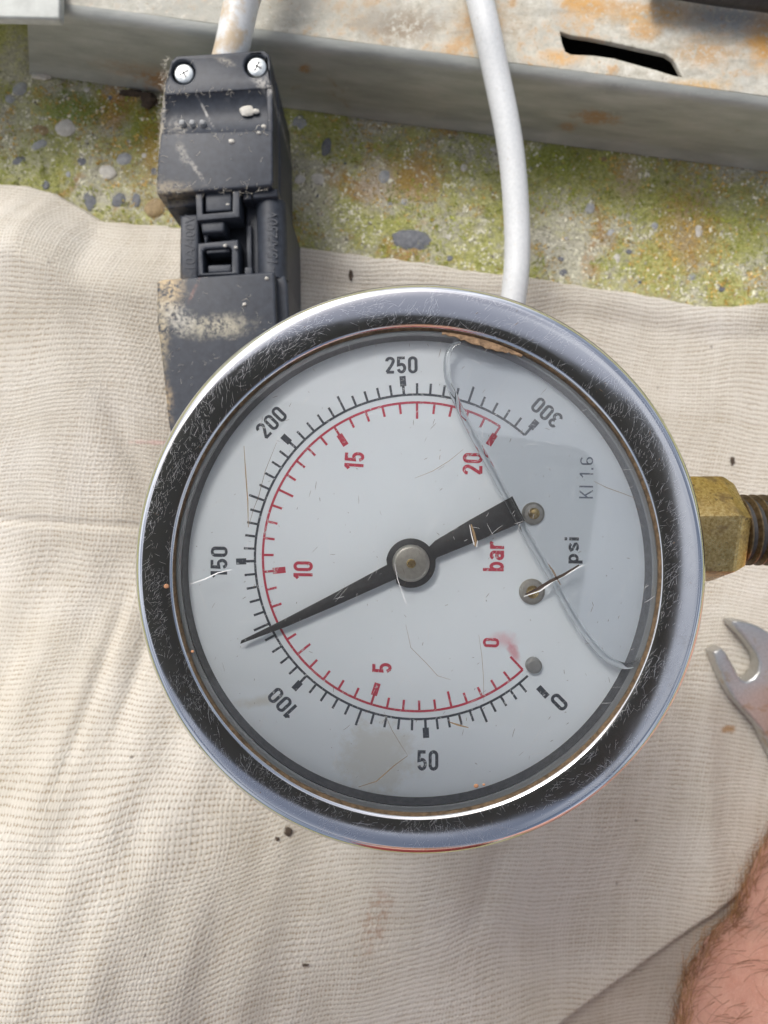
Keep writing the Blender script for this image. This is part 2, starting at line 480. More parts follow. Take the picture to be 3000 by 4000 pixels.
def m_rail(name, rusty):
    g = NG(name)
    n1 = g.noise(0.07, None, 6, 0.6, 0.6)
    n2 = g.noise(0.5, None, 5, 0.65)
    st = g.noise(0.3, g.map(g.co(), scale=(0.25, 1.0, 1.0), rot=(0, 0, R(7))), 4)
    fine = g.step(g.math('ADD', g.noise(1.1, None, 5, .7), g.math('MULTIPLY', n1, .4)), 0.50, 0.74)
    if rusty:
        c = g.ramp(n2, [(0.3, (0.38, 0.36, 0.30)), (0.5, (0.52, 0.50, 0.43)), (0.72, (0.66, 0.65, 0.59))])
        k = g.step(g.math('ADD', n1, g.math('MULTIPLY', g.math('SUBTRACT', n2, .5), .5)), 0.50, 0.66)
        c = g.mix(g.math('MULTIPLY', k, 0.75), c, (0.46, 0.26, 0.09))
        k2 = g.step(g.noise(0.1, g.map(g.co(), loc=(33, 8, 3)), 5, 0.6), 0.54, 0.66)
        c = g.mix(g.math('MULTIPLY', k2, 0.7), c, (0.45, 0.45, 0.41))
        for (x, y, rx, ry, col, kk) in [(2300, 20, 5, 3, (0.60, 0.31, 0.06), .8), (2550, 60, 8, 2.5, (0.62, 0.33, 0.07), .8), (2700, 340, 7, 1.3, (0.62, 0.36, 0.10), .7),
                                        (2200, 225, 4, 1.6, (0.62, 0.34, 0.1), .7), (2980, 150, 3, 6, (0.60, 0.30, 0.05), .8), (2850, 60, 8, 3, (0.25, 0.28, 0.31), .8),
                                        (1560, 100, 7, 3.4, (0.20, 0.13, 0.07), .85), (1900, 90, 7, 4, (0.42, 0.27, 0.13), .55), (2520, 120, 3, 2, (0.55, 0.28, 0.06), .7),
                                        (1150, 60, 22, 4, (0.38, 0.37, 0.32), .7), (700, 20, 16, 5, (0.40, 0.40, 0.36), .8), (2750, 200, 6, 3, (0.50, 0.27, 0.08), .7), (2450, 30, 9, 1.2, (0.45, 0.27, 0.12), .6)]:
            bx, by, _ = P(x, y, 148)
            c = g.mix(g.math('MULTIPLY', g.math('MULTIPLY', g.blob(bx, by, rx, ry, 0.75), fine), kk), c, col)
        c = g.mix(g.math('MULTIPLY', g.step(st, 0.5, 0.64), 0.45), c, (0.30, 0.29, 0.25))
        c = g.mix(g.math('MULTIPLY', g.step(g.noise(1.8, None, 4, .7), 0.58, 0.68), 0.5), c, (0.24, 0.17, 0.10))
        g.set(color=c, rough=0.75, spec=0.35, normal=g.bump(g.math('ADD', n1, g.math('MULTIPLY', n2, 0.4)), 0.6, 0.8))
    else:
        c = g.ramp(st, [(0.25, (0.29, 0.305, 0.285)), (0.5, (0.38, 0.395, 0.37)), (0.75, (0.48, 0.49, 0.465))])
        c = g.mix(g.math('MULTIPLY', g.step(n2, 0.6, 0.72), 0.4), c, (0.52, 0.52, 0.48))
        c = g.mix(g.math('MULTIPLY', g.step(n1, 0.62, 0.72), 0.6), c, (0.30, 0.22, 0.12))
        for (x, d, rx, rz, kk) in [(2330, 160, 4.5, 2.5, .7), (2220, 165, 2, 2, .5), (640, 168, 5, 3, .8), (1190, 156, 1.3, 1.6, .8), (560, 165, 10, 3, .3)]:
            X = (x - 1500) * d / F
            v = g.map(g.co(), loc=(-X, 0, -(H - d)), scale=(1, 0, 1))
            vs_ = g.map(v, scale=(1 / rx, 1, 1 / rz))
            ln = g.new('ShaderNodeVectorMath', operation='LENGTH'); g.put(ln.inputs[0], vs_)
            dd = g.math('ADD', ln.outputs['Value'], g.math('MULTIPLY', g.math('SUBTRACT', n2, 0.5), 2.0))
            c = g.mix(g.math('MULTIPLY', g.math('MULTIPLY', g.math('SUBTRACT', 1.0, g.step(dd, 0.4, 1.5)), fine), kk), c, (0.40, 0.21, 0.07))
        g.set(color=c, rough=0.55, metal=0.25, normal=g.bump(g.math('ADD', n2, st), 0.3, 0.3))
    return g.m
def m_plastic():
    g = NG('black plastic')
    n = g.noise(0.7, None, 5, 0.65)
    n2 = g.noise(4.0, None, 3)
    c = g.ramp(n, [(0.3, (0.022, 0.026, 0.036)), (0.75, (0.042, 0.050, 0.066))])
    # pale dust and dried mud
    dust = g.step(g.math('ADD', g.noise(0.22, None, 6, 0.7), g.math('MULTIPLY', g.math('SUBTRACT', n2, .5), .35)), 0.60, 0.76)
    c = g.mix(g.math('MULTIPLY', dust, 0.12), c, (0.34, 0.34, 0.34))
    fine = g.step(g.math('ADD', g.noise(1.3, None, 4, .7), g.math('MULTIPLY', g.noise(0.3, None, 2), .4)), 0.56, 0.78)
    for (x, y, rx, ry, a, col, k) in [(660, 1130, 2.2, 3.8, 0, (0.46, 0.35, 0.20), .95), (632, 1300, 1.1, 6.0, 0, (0.46, 0.38, 0.24), .7), (840, 1275, 5.2, 1.7, R(3), (0.50, 0.46, 0.35), .75),
                                      (690, 1235, 3.0, 2.0, R(-40), (0.48, 0.46, 0.40), .8), (640, 1580, 1.3, 4, 0, (0.45, 0.34, 0.2), .8),
                                      (765, 660, 2.6, 0.35, R(-55), (0.42, 0.40, 0.36), .6), (712, 600, 0.7, 1.8, R(20), (0.40, 0.38, 0.33), .5), (690, 480, 1.6, 1.6, 0, (0.36, 0.34, 0.30), .6),
                                      (800, 430, 0.22, 2.4, R(28), (0.66, 0.64, 0.6), .8), (1030, 330, 2.4, 0.9, R(-35), (0.5, 0.48, 0.44), .6), (880, 240, 1.5, 0.5, R(-20), (0.5, 0.46, 0.38), .6),
                                      (612, 560, 0.3, 11, R(-4), (0.48, 0.42, 0.30), .7), (650, 745, 4, 1.6, 0, (0.30, 0.25, 0.17), .7), (760, 1130, 0.3, 2.5, R(-25), (0.24, 0.11, 0.08), .5)]:
        bx, by, _ = P(x, y, 137)
        c = g.mix(g.math('MULTIPLY', g.math('MULTIPLY', g.blob(bx, by, rx, ry, 0.9, a), fine), k), c, col)
    g.set(color=c, rough=g.math('MULTIPLY_ADD', dust, 0.2, 0.5), spec=0.4, normal=g.bump(g.math('ADD', n2, n), 0.25, 0.12))
    return g.m
def m_simple(name, col, rough=0.5, metal=0.0, var=0.15, scale=0.8, bump=0.2, bd=0.1, spec=0.5):
    g = NG(name)
    n = g.noise(scale, None, 5, 0.6)
    lo = tuple(x * (1 - var) for x in col); hi = tuple(min(1, x * (1 + var)) for x in col)
    g.set(color=g.ramp(n, [(0.3, lo), (0.7, hi)]), rough=rough, metal=metal, spec=spec, normal=g.bump(n, bump, bd))
    return g.m
def m_cable(name, stain):
    g = NG(name)
    n = g.noise(0.25, None, 5, 0.65); n2 = g.noise(1.6, None, 3)
    c = g.ramp(n2, [(0.3, (0.56, 0.58, 0.59)), (0.7, (0.64, 0.655, 0.66))])
    c = g.mix(g.math('MULTIPLY', g.step(n, 0.64 - 0.24 * stain, 0.74 - 0.10 * stain), 0.4 + 0.4 * stain), c, (0.46, 0.34, 0.19))
    c = g.mix(g.math('MULTIPLY', g.step(g.noise(0.9, g.map(g.co(), loc=(3, 9, 1)), 4, .7), 0.60, 0.70), 0.35), c, (0.42, 0.38, 0.31))
    g.set(color=c, rough=0.45, normal=g.bump(n2, 0.15, 0.1))
    return g.m
def m_chrome():
    g = NG('scratched chrome')
    n = g.noise(0.5, None, 4, 0.6); n2 = g.noise(5, None, 2)
    gr = g.step(g.math('ADD', g.noise(0.09, None, 5, .6), g.math('MULTIPLY', g.math('SUBTRACT', n2, .5), .3)), 0.58, 0.7)
    r = g.math('MULTIPLY_ADD', n, 0.10, 0.07)
    c = g.mix(g.math('MULTIPLY', gr, 0.35), (0.70, 0.71, 0.74), (0.46, 0.43, 0.40))
    g.set(color=c, metal=1.0, rough=r)
    return g.m
def m_glass():
    g = NG('window glass')
    fr = g.new('ShaderNodeFresnel'); fr.inputs['IOR'].default_value = 1.5
    tr = g.new('ShaderNodeBsdfTransparent'); tr.inputs[0].default_value = (0.985, 0.992, 0.992, 1)
    gl = g.new('ShaderNodeBsdfGlossy'); gl.inputs['Roughness'].default_value = 0.03
    g.put(gl.inputs['Color'], (1, 1, 1))
    mx = g.new('ShaderNodeMixShader')
    g.put(mx.inputs[0], g.math('MULTIPLY', fr.outputs[0], 1.0)); g.put(mx.inputs[1], tr.outputs[0]); g.put(mx.inputs[2], gl.outputs[0])
    df = g.new('ShaderNodeBsdfDiffuse'); g.put(df.inputs[0], (0.75, 0.75, 0.75))
    m2 = g.new('ShaderNodeMixShader')
    haze = 0.025
    g.put(m2.inputs[0], haze); g.put(m2.inputs[1], mx.outputs[0]); g.put(m2.inputs[2], df.outputs[0])
    g.t.links.new(m2.outputs[0], g.out.inputs['Surface'])
    return g.m
def m_bubble():
    g = NG('air pocket film')
    fr = g.new('ShaderNodeFresnel'); fr.inputs['IOR'].default_value = 1.47
    tr = g.new('ShaderNodeBsdfTransparent'); tr.inputs[0].default_value = (0.965, 0.98, 1.0, 1)  # blue tint stands in for sky reflected in the pocket
    gl = g.new('ShaderNodeBsdfGlossy'); gl.inputs['Roughness'].default_value = 0.05
    mx = g.new('ShaderNodeMixShader')
    g.put(mx.inputs[0], g.math('MULTIPLY', fr.outputs[0], 3.0)); g.put(mx.inputs[1], tr.outputs[0]); g.put(mx.inputs[2], gl.outputs[0])
    g.t.links.new(mx.outputs[0], g.out.inputs['Surface'])
    return g.m
def m_ink(name, col, wear=0.57):
    g = NG(name)
    n = g.noise(2.6, None, 4, 0.7); n2 = g.noise(0.5, None, 3)
    k = g.step(g.math('ADD', n, g.math('MULTIPLY', g.math('SUBTRACT', n2, .5), .35)), wear, wear + 0.1)
    g.set(color=g.mix(g.math('MULTIPLY', k, 0.75), col, (0.66, 0.68, 0.69)), rough=0.6)
    return g.m
def m_dial():
    g = NG('dial enamel')
    n = g.noise(0.06, None, 4); n3 = g.noise(2.5, None, 3, .6)
    c = g.ramp(n, [(0.3, (0.85, 0.905, 0.95)), (0.7, (0.88, 0.93, 0.97))])  # white enamel with the sky's blue light mixed into its colour
    b = g.blob(*P(1470, 2960, 88.5)[:2], 4.2, 4.0, 0.45)
    c = g.mix(g.math('MULTIPLY', b, 0.45), c, (0.60, 0.57, 0.47))
    sm = g.blob(*P(1972, 2500, 88.5)[:2], 1.3, 0.8, 0.8)
    c = g.mix(g.math('MULTIPLY', sm, 0.45), c, (0.74, 0.22, 0.27))
    sm = g.blob(*P(2005, 2545, 88.5)[:2], 0.5, 1.1, 0.7, R(35))
    c = g.mix(g.math('MULTIPLY', sm, 0.6), c, (0.66, 0.10, 0.15))
    sm = g.blob(*P(1010, 2740, 88.5)[:2], 2.2, 0.5, 0.9, R(8))
    c = g.mix(g.math('MULTIPLY', sm, 0.4), c, (0.55, 0.48, 0.33))
    sp = g.step(g.noise(1.3, g.map(g.co(), loc=(9, 3, 0)), 2, .5), 0.77, 0.8)
    c = g.mix(g.math('MULTIPLY', sp, 0.8), c, (0.20, 0.17, 0.15))
    g.set(color=c, rough=0.5, spec=0.4)
    return g.m
def m_brass():
    g = NG('tarnished brass')
    n = g.noise(0.35, None, 5, 0.65); n2 = g.noise(2.5, None, 4, .65)
    c = g.ramp(n2, [(0.28, (0.34, 0.21, 0.07)), (0.5, (0.54, 0.38, 0.15)), (0.72, (0.72, 0.56, 0.28))])
    c = g.mix(g.math('MULTIPLY', g.step(n, 0.5, 0.68), 0.7), c, (0.20, 0.135, 0.085))
    c = g.mix(g.math('MULTIPLY', g.step(g.noise(0.8, g.map(g.co(), loc=(5, 5, 5)), 3), 0.64, 0.7), 0.6), c, (0.10, 0.07, 0.05))
    g.set(color=c, metal=1.0, rough=g.math('MULTIPLY_ADD', n, 0.32, 0.14), normal=g.bump(n2, 0.25, 0.05))
    return g.m
def m_steel():
    g = NG('spanner steel')
    n = g.noise(0.3, None, 5, 0.6); n2 = g.noise(2.0, None, 4, .6)
    c = g.ramp(n2, [(0.3, (0.48, 0.48, 0.47)), (0.7, (0.62, 0.62, 0.61))])
    c = g.mix(g.math('MULTIPLY', g.step(n, 0.56, 0.68), 0.5), c, (0.42, 0.30, 0.15))
    g.set(color=c, metal=0.95, rough=0.36, normal=g.bump(n2, 0.2, 0.08))
    return g.m
def m_skin():
    g = NG('skin')
    n = g.noise(0.14, None, 6, .7); n2 = g.noise(1.2, None, 4, .6)
    c = g.ramp(n, [(0.3, (0.52, 0.25, 0.19)), (0.7, (0.66, 0.38, 0.30))])
    c = g.mix(g.math('MULTIPLY', g.step(n2, 0.5, 0.75), 0.3), c, (0.74, 0.46, 0.38))
    cr = g.vor(1.1, g.map(g.co(), scale=(0.5, 1.2, 1.0)), 'DISTANCE_TO_EDGE')
    g.set(color=c, rough=0.5, sss=0.15, ssss=0.003, sssr=(1.0, 0.35, 0.2), normal=g.bump(g.math('ADD', g.math('MULTIPLY', g.step(cr, 0, 0.12), 0.35), n2), 0.55, 0.25))
    return g.m

M = dict(cloth=m_cloth(), concrete=m_concrete(), rust=m_rail('rusted painted steel', True), zinc=m_rail('grey zinc steel', False),
         plastic=m_plastic(), cable1=m_cable('dirty white cable sheath', 1.0), cable2=m_cable('white cable sheath', 0.0), chrome=m_chrome(), glass=m_glass(),
         bubble=m_bubble(), ink=m_ink('black print', (0.035, 0.045, 0.065)), red=m_ink('red print', (0.55, 0.035, 0.075)),
         faint=m_ink('faint grey print', (0.20, 0.23, 0.30), 0.54),
         dial=m_dial(), brass=m_brass(), steel=m_steel(), skin=m_skin(),
         rubber=m_simple('dark rubber', (0.030, 0.030, 0.032), 0.55, 0, 0.4, 1.2),
         wallm=m_simple('shade-darkened inner steel', (0.05, 0.05, 0.055), 0.35, 0.5, 0.5, 1.2, 0.4, 0.1),  # near-black colour carries the shadow ring between window and dial
         grime=m_simple('brown grime', (0.10, 0.065, 0.035), 0.9, 0, 0.6, 1.5, 0.8, 0.2),
         pointer=m_simple('black pointer paint', (0.014, 0.015, 0.019), 0.5, 0, 0.4, 1.5, 0.3, .05),
         cap=m_simple('dull nickel', (0.42, 0.40, 0.36), 0.42, 0.7, 0.12, 2.0),
         zincscrew=m_simple('bright zinc screw', (0.70, 0.74, 0.74), 0.28, 0.9, 0.12, 1.5, 0.4, .2),
         pin=m_simple('grey pin', (0.33, 0.33, 0.32), 0.4, 0.5),
         stone1=m_stone('dark blue stone', (0.085, 0.09, 0.105), (0.19, 0.20, 0.22)), stone2=m_stone('grey stone', (0.24, 0.25, 0.26), (0.40, 0.41, 0.41)),
         stone3=m_stone('pale stone', (0.44, 0.42, 0.37), (0.62, 0.60, 0.55)), stone4=m_stone('brown stone', (0.20, 0.14, 0.07), (0.36, 0.27, 0.14)),
         hair=m_simple('auburn hair', (0.20, 0.085, 0.035), 0.45, 0, 0.5, 0.15), hair2=m_simple('fair hair', (0.46, 0.27, 0.12), 0.45, 0, 0.3, 0.15),
         dirt=m_simple('dark soil', (0.07, 0.05, 0.035), 0.95, 0, 0.6, 1.2, 1, .5), scr_l=m_simple('pale scratch', (0.80, 0.80, 0.80), 0.6),
         scr_d=m_simple('dirty scratch', (0.13, 0.09, 0.06), 0.8, 0, 0.5, 1.0), gash=m_simple('dark gash', (0.045, 0.03, 0.022), 0.8, 0, 0.5, 1.0), fibre=m_simple('brown fibre', (0.22, 0.15, 0.08), 0.8),
         phone=m_simple('dark blue phone back', (0.05, 0.056, 0.075), 0.4, 0, 0.1), lens=m_simple('phone lens glass', (0.01, 0.01, 0.012), 0.08, 0, 0.0))

# ------------------------------------------------------------------ ground
def ground():
    nx, ny = 220, 170
    x0, x1, y0, y1 = -150, 150, -190, 190
    vs, fs = [], []
    for j in range(ny + 1):
        for i in range(nx + 1):
            x = x0 + (x1 - x0) * i / nx; y = y0 + (y1 - y0) * j / ny
            z = -1.6 + 0.5 * mnoise.noise((x * .12, y * .12, 0)) + 0.35 * mnoise.noise((x * .5, y * .5, 3))
            vs.append((x, y, z))
    for j in range(ny):
        for i in range(nx):
            a = j * (nx + 1) + i
            fs.append((a, a + 1, a + nx + 2, a + nx + 1))
    n = len(vs)      # the slab goes on, coarse, round the detailed part
    B = 4000
    vs += [(-B, -B, -2), (B, -B, -2), (B, B, -2), (-B, B, -2), (x0, y0, -2), (x1, y0, -2), (x1, y1, -2), (x0, y1, -2)]
    for k in range(4):
        k2 = (k + 1) % 4
        fs.append((n + k, n + k2, n + 4 + k2, n + 4 + k))
    return obj('ground', mesh('ground', vs, fs, M['concrete'], 60), kind='structure')
GR = ground()
def pebbles():
    protos = []
    for s in range(5):
        bm = bmesh.new()
        bmesh.ops.create_icosphere(bm, subdivisions=2, radius=1.0)
        for v in bm.verts:
            k = 1 + 0.28 * mnoise.noise(v.co * 0.9 + Vector((s * 5, 0, 0)))
            v.co = Vector((v.co.x * k, v.co.y * k, v.co.z * k))
        bmesh.ops.scale(bm, vec=(MM, MM, MM), verts=bm.verts)
        for mk in ('stone1', 'stone2', 'stone3', 'stone4'):
            b2 = bm.copy()
            protos.append((mk, from_bm(b2, 'pebble', M[mk], 60)))
        bm.free()
    by = {}
    for mk, me in protos:
        by.setdefault(mk, []).append(me)
    lst = [(325, 635, 24, 28, 1), (485, 618, 32, 26, 2), (420, 670, 36, 30, 3), (395, 600, 22, 20, 3), (465, 780, 32, 30, 1), (352, 790, 26, 46, 1), (530, 780, 22, 30, 1),
           (605, 812, 46, 38, 4), (75, 345, 34, 26, 2), (38, 385, 22, 18, 2), (160, 505, 36, 22, 4), (150, 565, 34, 18, 2), (75, 632, 32, 22, 1), (65, 595, 14, 14, 1), (55, 698, 26, 10, 1),
           (255, 500, 44, 34, 3), (600, 668, 14, 14, 1), (178, 722, 16, 18, 1), (1172, 482, 36, 34, 2), (1275, 572, 20, 38, 1), (1608, 942, 84, 48, 1), (2305, 812, 20, 24, 2),
           (2490, 826, 30, 12, 1), (2390, 905, 20, 16, 2), (1760, 1010, 16, 14, 1), (2110, 990, 16, 26, 1), (2190, 1010, 14, 10, 1), (2200, 1065, 18, 14, 1), (1170, 700, 26, 22, 3),
           (1240, 700, 30, 24, 3), (1500, 690, 24, 30, 2), (1810, 655, 16, 16, 3), (2560, 880, 16, 16, 2), (2730, 900, 20, 28, 3), (2410, 1010, 14, 20, 3), (2700, 1080, 22, 18, 2), (2360, 620, 16, 12, 4)]
    rnd = random.Random(3)
    for _ in range(60):
        x = rnd.uniform(-60, 3060)
        top = 275 + 0.132 * x + 25
        y = rnd.uniform(top, 1180 if x > 1100 else 860)
        r = rnd.uniform(6, 14)
        lst.append((x, y, r, r * rnd.uniform(.6, 1.1), rnd.choice((1, 1, 2, 2, 3, 3, 4))))
    for (x, y, rx, ry, k) in lst:
        p = P(x, y, 171.4)
        s = 171.4 / F
        o = bpy.data.objects.new('pebble', rnd.choice(by['stone%d' % k]))
        o.location = Vector((p.x, p.y, -1.72)) * MM
        o.scale = (rx * s, ry * s, min(rx, ry) * s * 0.30)
        o.rotation_euler = (0, 0, rnd.uniform(-.5, .5))
        link(o, GR)
pebbles()
def moss():
    """tufts and grains of moss, lichen and grit: too many to count"""
    rnd = random.Random(17)
    def gz(x, y):
        return -1.6 + 0.5 * mnoise.noise((x * .12, y * .12, 0)) + 0.35 * mnoise.noise((x * .5, y * .5, 3))
    sets = {'moss': ([], []), 'yellow_moss': ([], []), 'lichen': ([], []), 'grit': ([], [])}
    n = 0
    while n < 26000:
        x, y = rnd.uniform(-100, 100), rnd.uniform(48, 108)
        px = x * F / 171.5 + 1500; py = 2000 - y * F / 171.5
        if py < 262 + .132 * px: continue
        n += 1
        m1 = mnoise.noise((x * .055, y * .07, 4)) + .5 * mnoise.noise((x * .2, y * .2, 8))
        m2 = mnoise.noise((x * .07 + 20, y * .07, 14)) + .5 * mnoise.noise((x * .25, y * .25, 18))
        if m1 > .05 and rnd.random() < .75: k = 'moss'
        elif m2 > (.0 if x > 0 else .1) and rnd.random() < .65: k = 'yellow_moss'
        elif rnd.random() < .62: k = 'lichen'
        else: k = 'grit'
        vs, fs = sets[k]
        z = gz(x, y)
        if k in ('moss', 'yellow_moss'):
            r = rnd.uniform(.18, .5)
            for _ in range(3):      # a three-leaved tuft
                a = rnd.uniform(0, 6.283); i = len(vs)
                tip = (x + math.cos(a) * r * 1.1, y + math.sin(a) * r * 1.1, z + rnd.uniform(.15, .55))
                vs += [(x - math.sin(a) * r * .45, y + math.cos(a) * r * .45, z - .1), (x + math.sin(a) * r * .45, y - math.cos(a) * r * .45, z - .1), tip]
                fs.append((i, i + 1, i + 2))
        else:
            r = rnd.uniform(.12, .42) * (1.2 if k == 'lichen' else 1)
            i = len(vs)
            for q in range(5):
                a = q * 1.2566 + rnd.uniform(-.3, .3); rr = r * rnd.uniform(.7, 1.2)
                vs.append((x + math.cos(a) * rr, y + math.sin(a) * rr, z - .12))
            vs.append((x + rnd.uniform(-.3, .3) * r, y + rnd.uniform(-.3, .3) * r, z + r * rnd.uniform(.2, .6)))
            fs += [(i + q, i + (q + 1) % 5, i + 5) for q in range(5)]
    mats = {'moss': m_simple('green moss', (0.40, 0.43, 0.09), .9, 0, .5, .4), 'yellow_moss': m_simple('ochre moss', (0.60, 0.42, 0.12), .9, 0, .5, .3),
            'lichen': m_simple('pale lichen', (0.74, 0.72, 0.58), .95, 0, .3, .4), 'grit': m_simple('grit', (0.32, 0.30, 0.24), .9, 0, .6, .5)}
    for k, (vs, fs) in sets.items():
        obj(k, mesh(k, vs, fs, mats[k], None), GR, kind='stuff')
moss()

# ------------------------------------------------------------------ steel rail, plate, black strip
A = P(115, 275, 171); B_ = P(3000, 655, 171)
rd = (B_ - A).normalized(); rd.z = 0; rd.normalize()
rn = Vector((-rd.y, rd.x, 0))        # towards the back
def RL(s, t, z):
    """point on the rail: s along from its left end, t back from its front face"""
    q = A + rd * s + rn * t
    return Vector((q.x, q.y, z))
RAIL = root('steel_rail', RL(90, 20, -1), 'grey folded steel rail with rusty slotted top lying across the concrete', 'rail')
ZT = 22.0
def rail():
    # front plate, bent at its foot
    vs, fs = [], []
    N = 60
    prof = [(-0.9, -1.2), (-0.55, 0.4), (-0.1, 1.6), (0, 3.0), (0, 10.0), (0, ZT - 2.2), (0.25, ZT - 1.1), (0.9, ZT - 0.35), (2.0, ZT)]
    for i in range(N + 1):
        u = i / N
        for (t, z) in prof:
            s0 = 0.0 + 11.0 * max(0, (z + 1)) / (ZT + 1)
            s = s0 + (230 - s0) * u
            q = RL(s, t + 0.25 * mnoise.noise((s * .05, z * .1, 0)), z)
            vs.append(q)
    n = len(prof)
    for i in range(N):
        for k in range(n - 1):
            fs.append((i * n + k, (i + 1) * n + k, (i + 1) * n + k + 1, i * n + k + 1))
    me = mesh('front_flange', vs, fs, M['zinc'], 60)
    bm = bmesh.new(); bm.from_mesh(me)
    bmesh.ops.solidify(bm, geom=bm.faces[:], thickness=1.2)
    me2 = from_bm(bm, 'front_flange', M['zinc'], 50)
    obj('front_flange', me2, RAIL)
    # top flange with a torn slot
    d = H - ZT
    outer = [RL(13, 2.05, 0)[:2], RL(230, 2.05, 0)[:2], RL(230, 62, 0)[:2], RL(13, 62, 0)[:2]]
    slot = pxpoly([(2188, 122), (2230, 138), (2300, 148), (2400, 168), (2500, 190), (2600, 212), (2630, 232), (2650, 270), (2668, 302), (2630, 294), (2560, 272), (2480, 250), (2400, 228), (2320, 216), (2230, 212), (2208, 200), (2196, 165)], d)
    me = prism('top_flange', [outer, slot], ZT - 1.3, ZT + 0.02, M['rust'], 0.25, 2)
    obj('top_flange', me, RAIL)
    me = prism('back_flange', [[RL(13, 62.1, 0)[:2], RL(230, 62.1, 0)[:2], RL(230, 63.6, 0)[:2], RL(13, 63.6, 0)[:2]]], -1, ZT, M['zinc'], 0.2)
    obj('back_flange', me, RAIL)
    me = prism('slot_shade_floor', [[RL(13, 1.6, 0)[:2], RL(230, 1.6, 0)[:2], RL(230, 62, 0)[:2], RL(13, 62, 0)[:2]]], -0.6, 0.3, M['rubber'], 0.1)  # black floor stands in for the shade inside the slot
    obj('slot_shade_floor', me, RAIL, label='black sheet inside the rail standing in for the shade seen through the slot')
rail()
PL = root('steel_plate', (-80, 112, ZT + .1), 'pale grey steel plate corner lying on the left end of the rail', 'plate')
cx1 = P(240, 92, 146)[0]
obj('plate_sheet', prism('plate_sheet', [[(-140, 102.6), (cx1 - .4, 100.9), (cx1, 101.3), (cx1 + .6, 165), (-140, 165)]], ZT + .3, ZT + 2.7, m_simple('pale galvanised steel', (0.50, 0.52, 0.49), 0.6, 0.0, 0.15, 0.3, 0.3, .3), 0.55, 3), PL)
pts = [P(2560, -100, 143), P(2800, -58, 143), P(3000, -32, 143), P(3300, 10, 143)]
obj('rubber_hose', tube('rubber_hose', pts, 3.4, M['rubber'], 20), None, 'black rubber hose lying on the rusty rail top in the upper right corner', 'hose', org=P(2900, -20, 147))

# ------------------------------------------------------------------ cloth
def smooth(a, b, x):
    t = max(0, min(1, (x - a) / (b - a))); return t * t * (3 - 2 * t)
EDGE = [(-900, 640), (-300, 660), (0, 705), (100, 712), (190, 735), (300, 795), (390, 848), (480, 858), (640, 868), (900, 905), (1150, 948), (1300, 968), (1500, 995), (1970, 1058), (2404, 1121), (2766, 1184), (2900, 1185), (3000, 1171), (3300, 1150), (3900, 1180)]
EW = [P(x, y, 168.0) for x, y in EDGE]
def edge_y(x):
    for a, b in zip(EW, EW[1:]):
        if a.x <= x <= b.x:
            t = (x - a.x) / (b.x - a.x)
            t2 = t * t * (3 - 2 * t) * 0.5 + t * 0.5
            return a.y + (b.y - a.y) * t2
    return EW[0].y if x < EW[0].x else EW[-1].y
def seg_d(x, y, ax, ay, bx, by):
    """signed distance to a line and the clamped parameter along it"""
    vx, vy = bx - ax, by - ay
    L = math.hypot(vx, vy)
    t = ((x - ax) * vx + (y - ay) * vy) / (L * L)
    s = ((x - ax) * -vy + (y - ay) * vx) / L
    return s, t
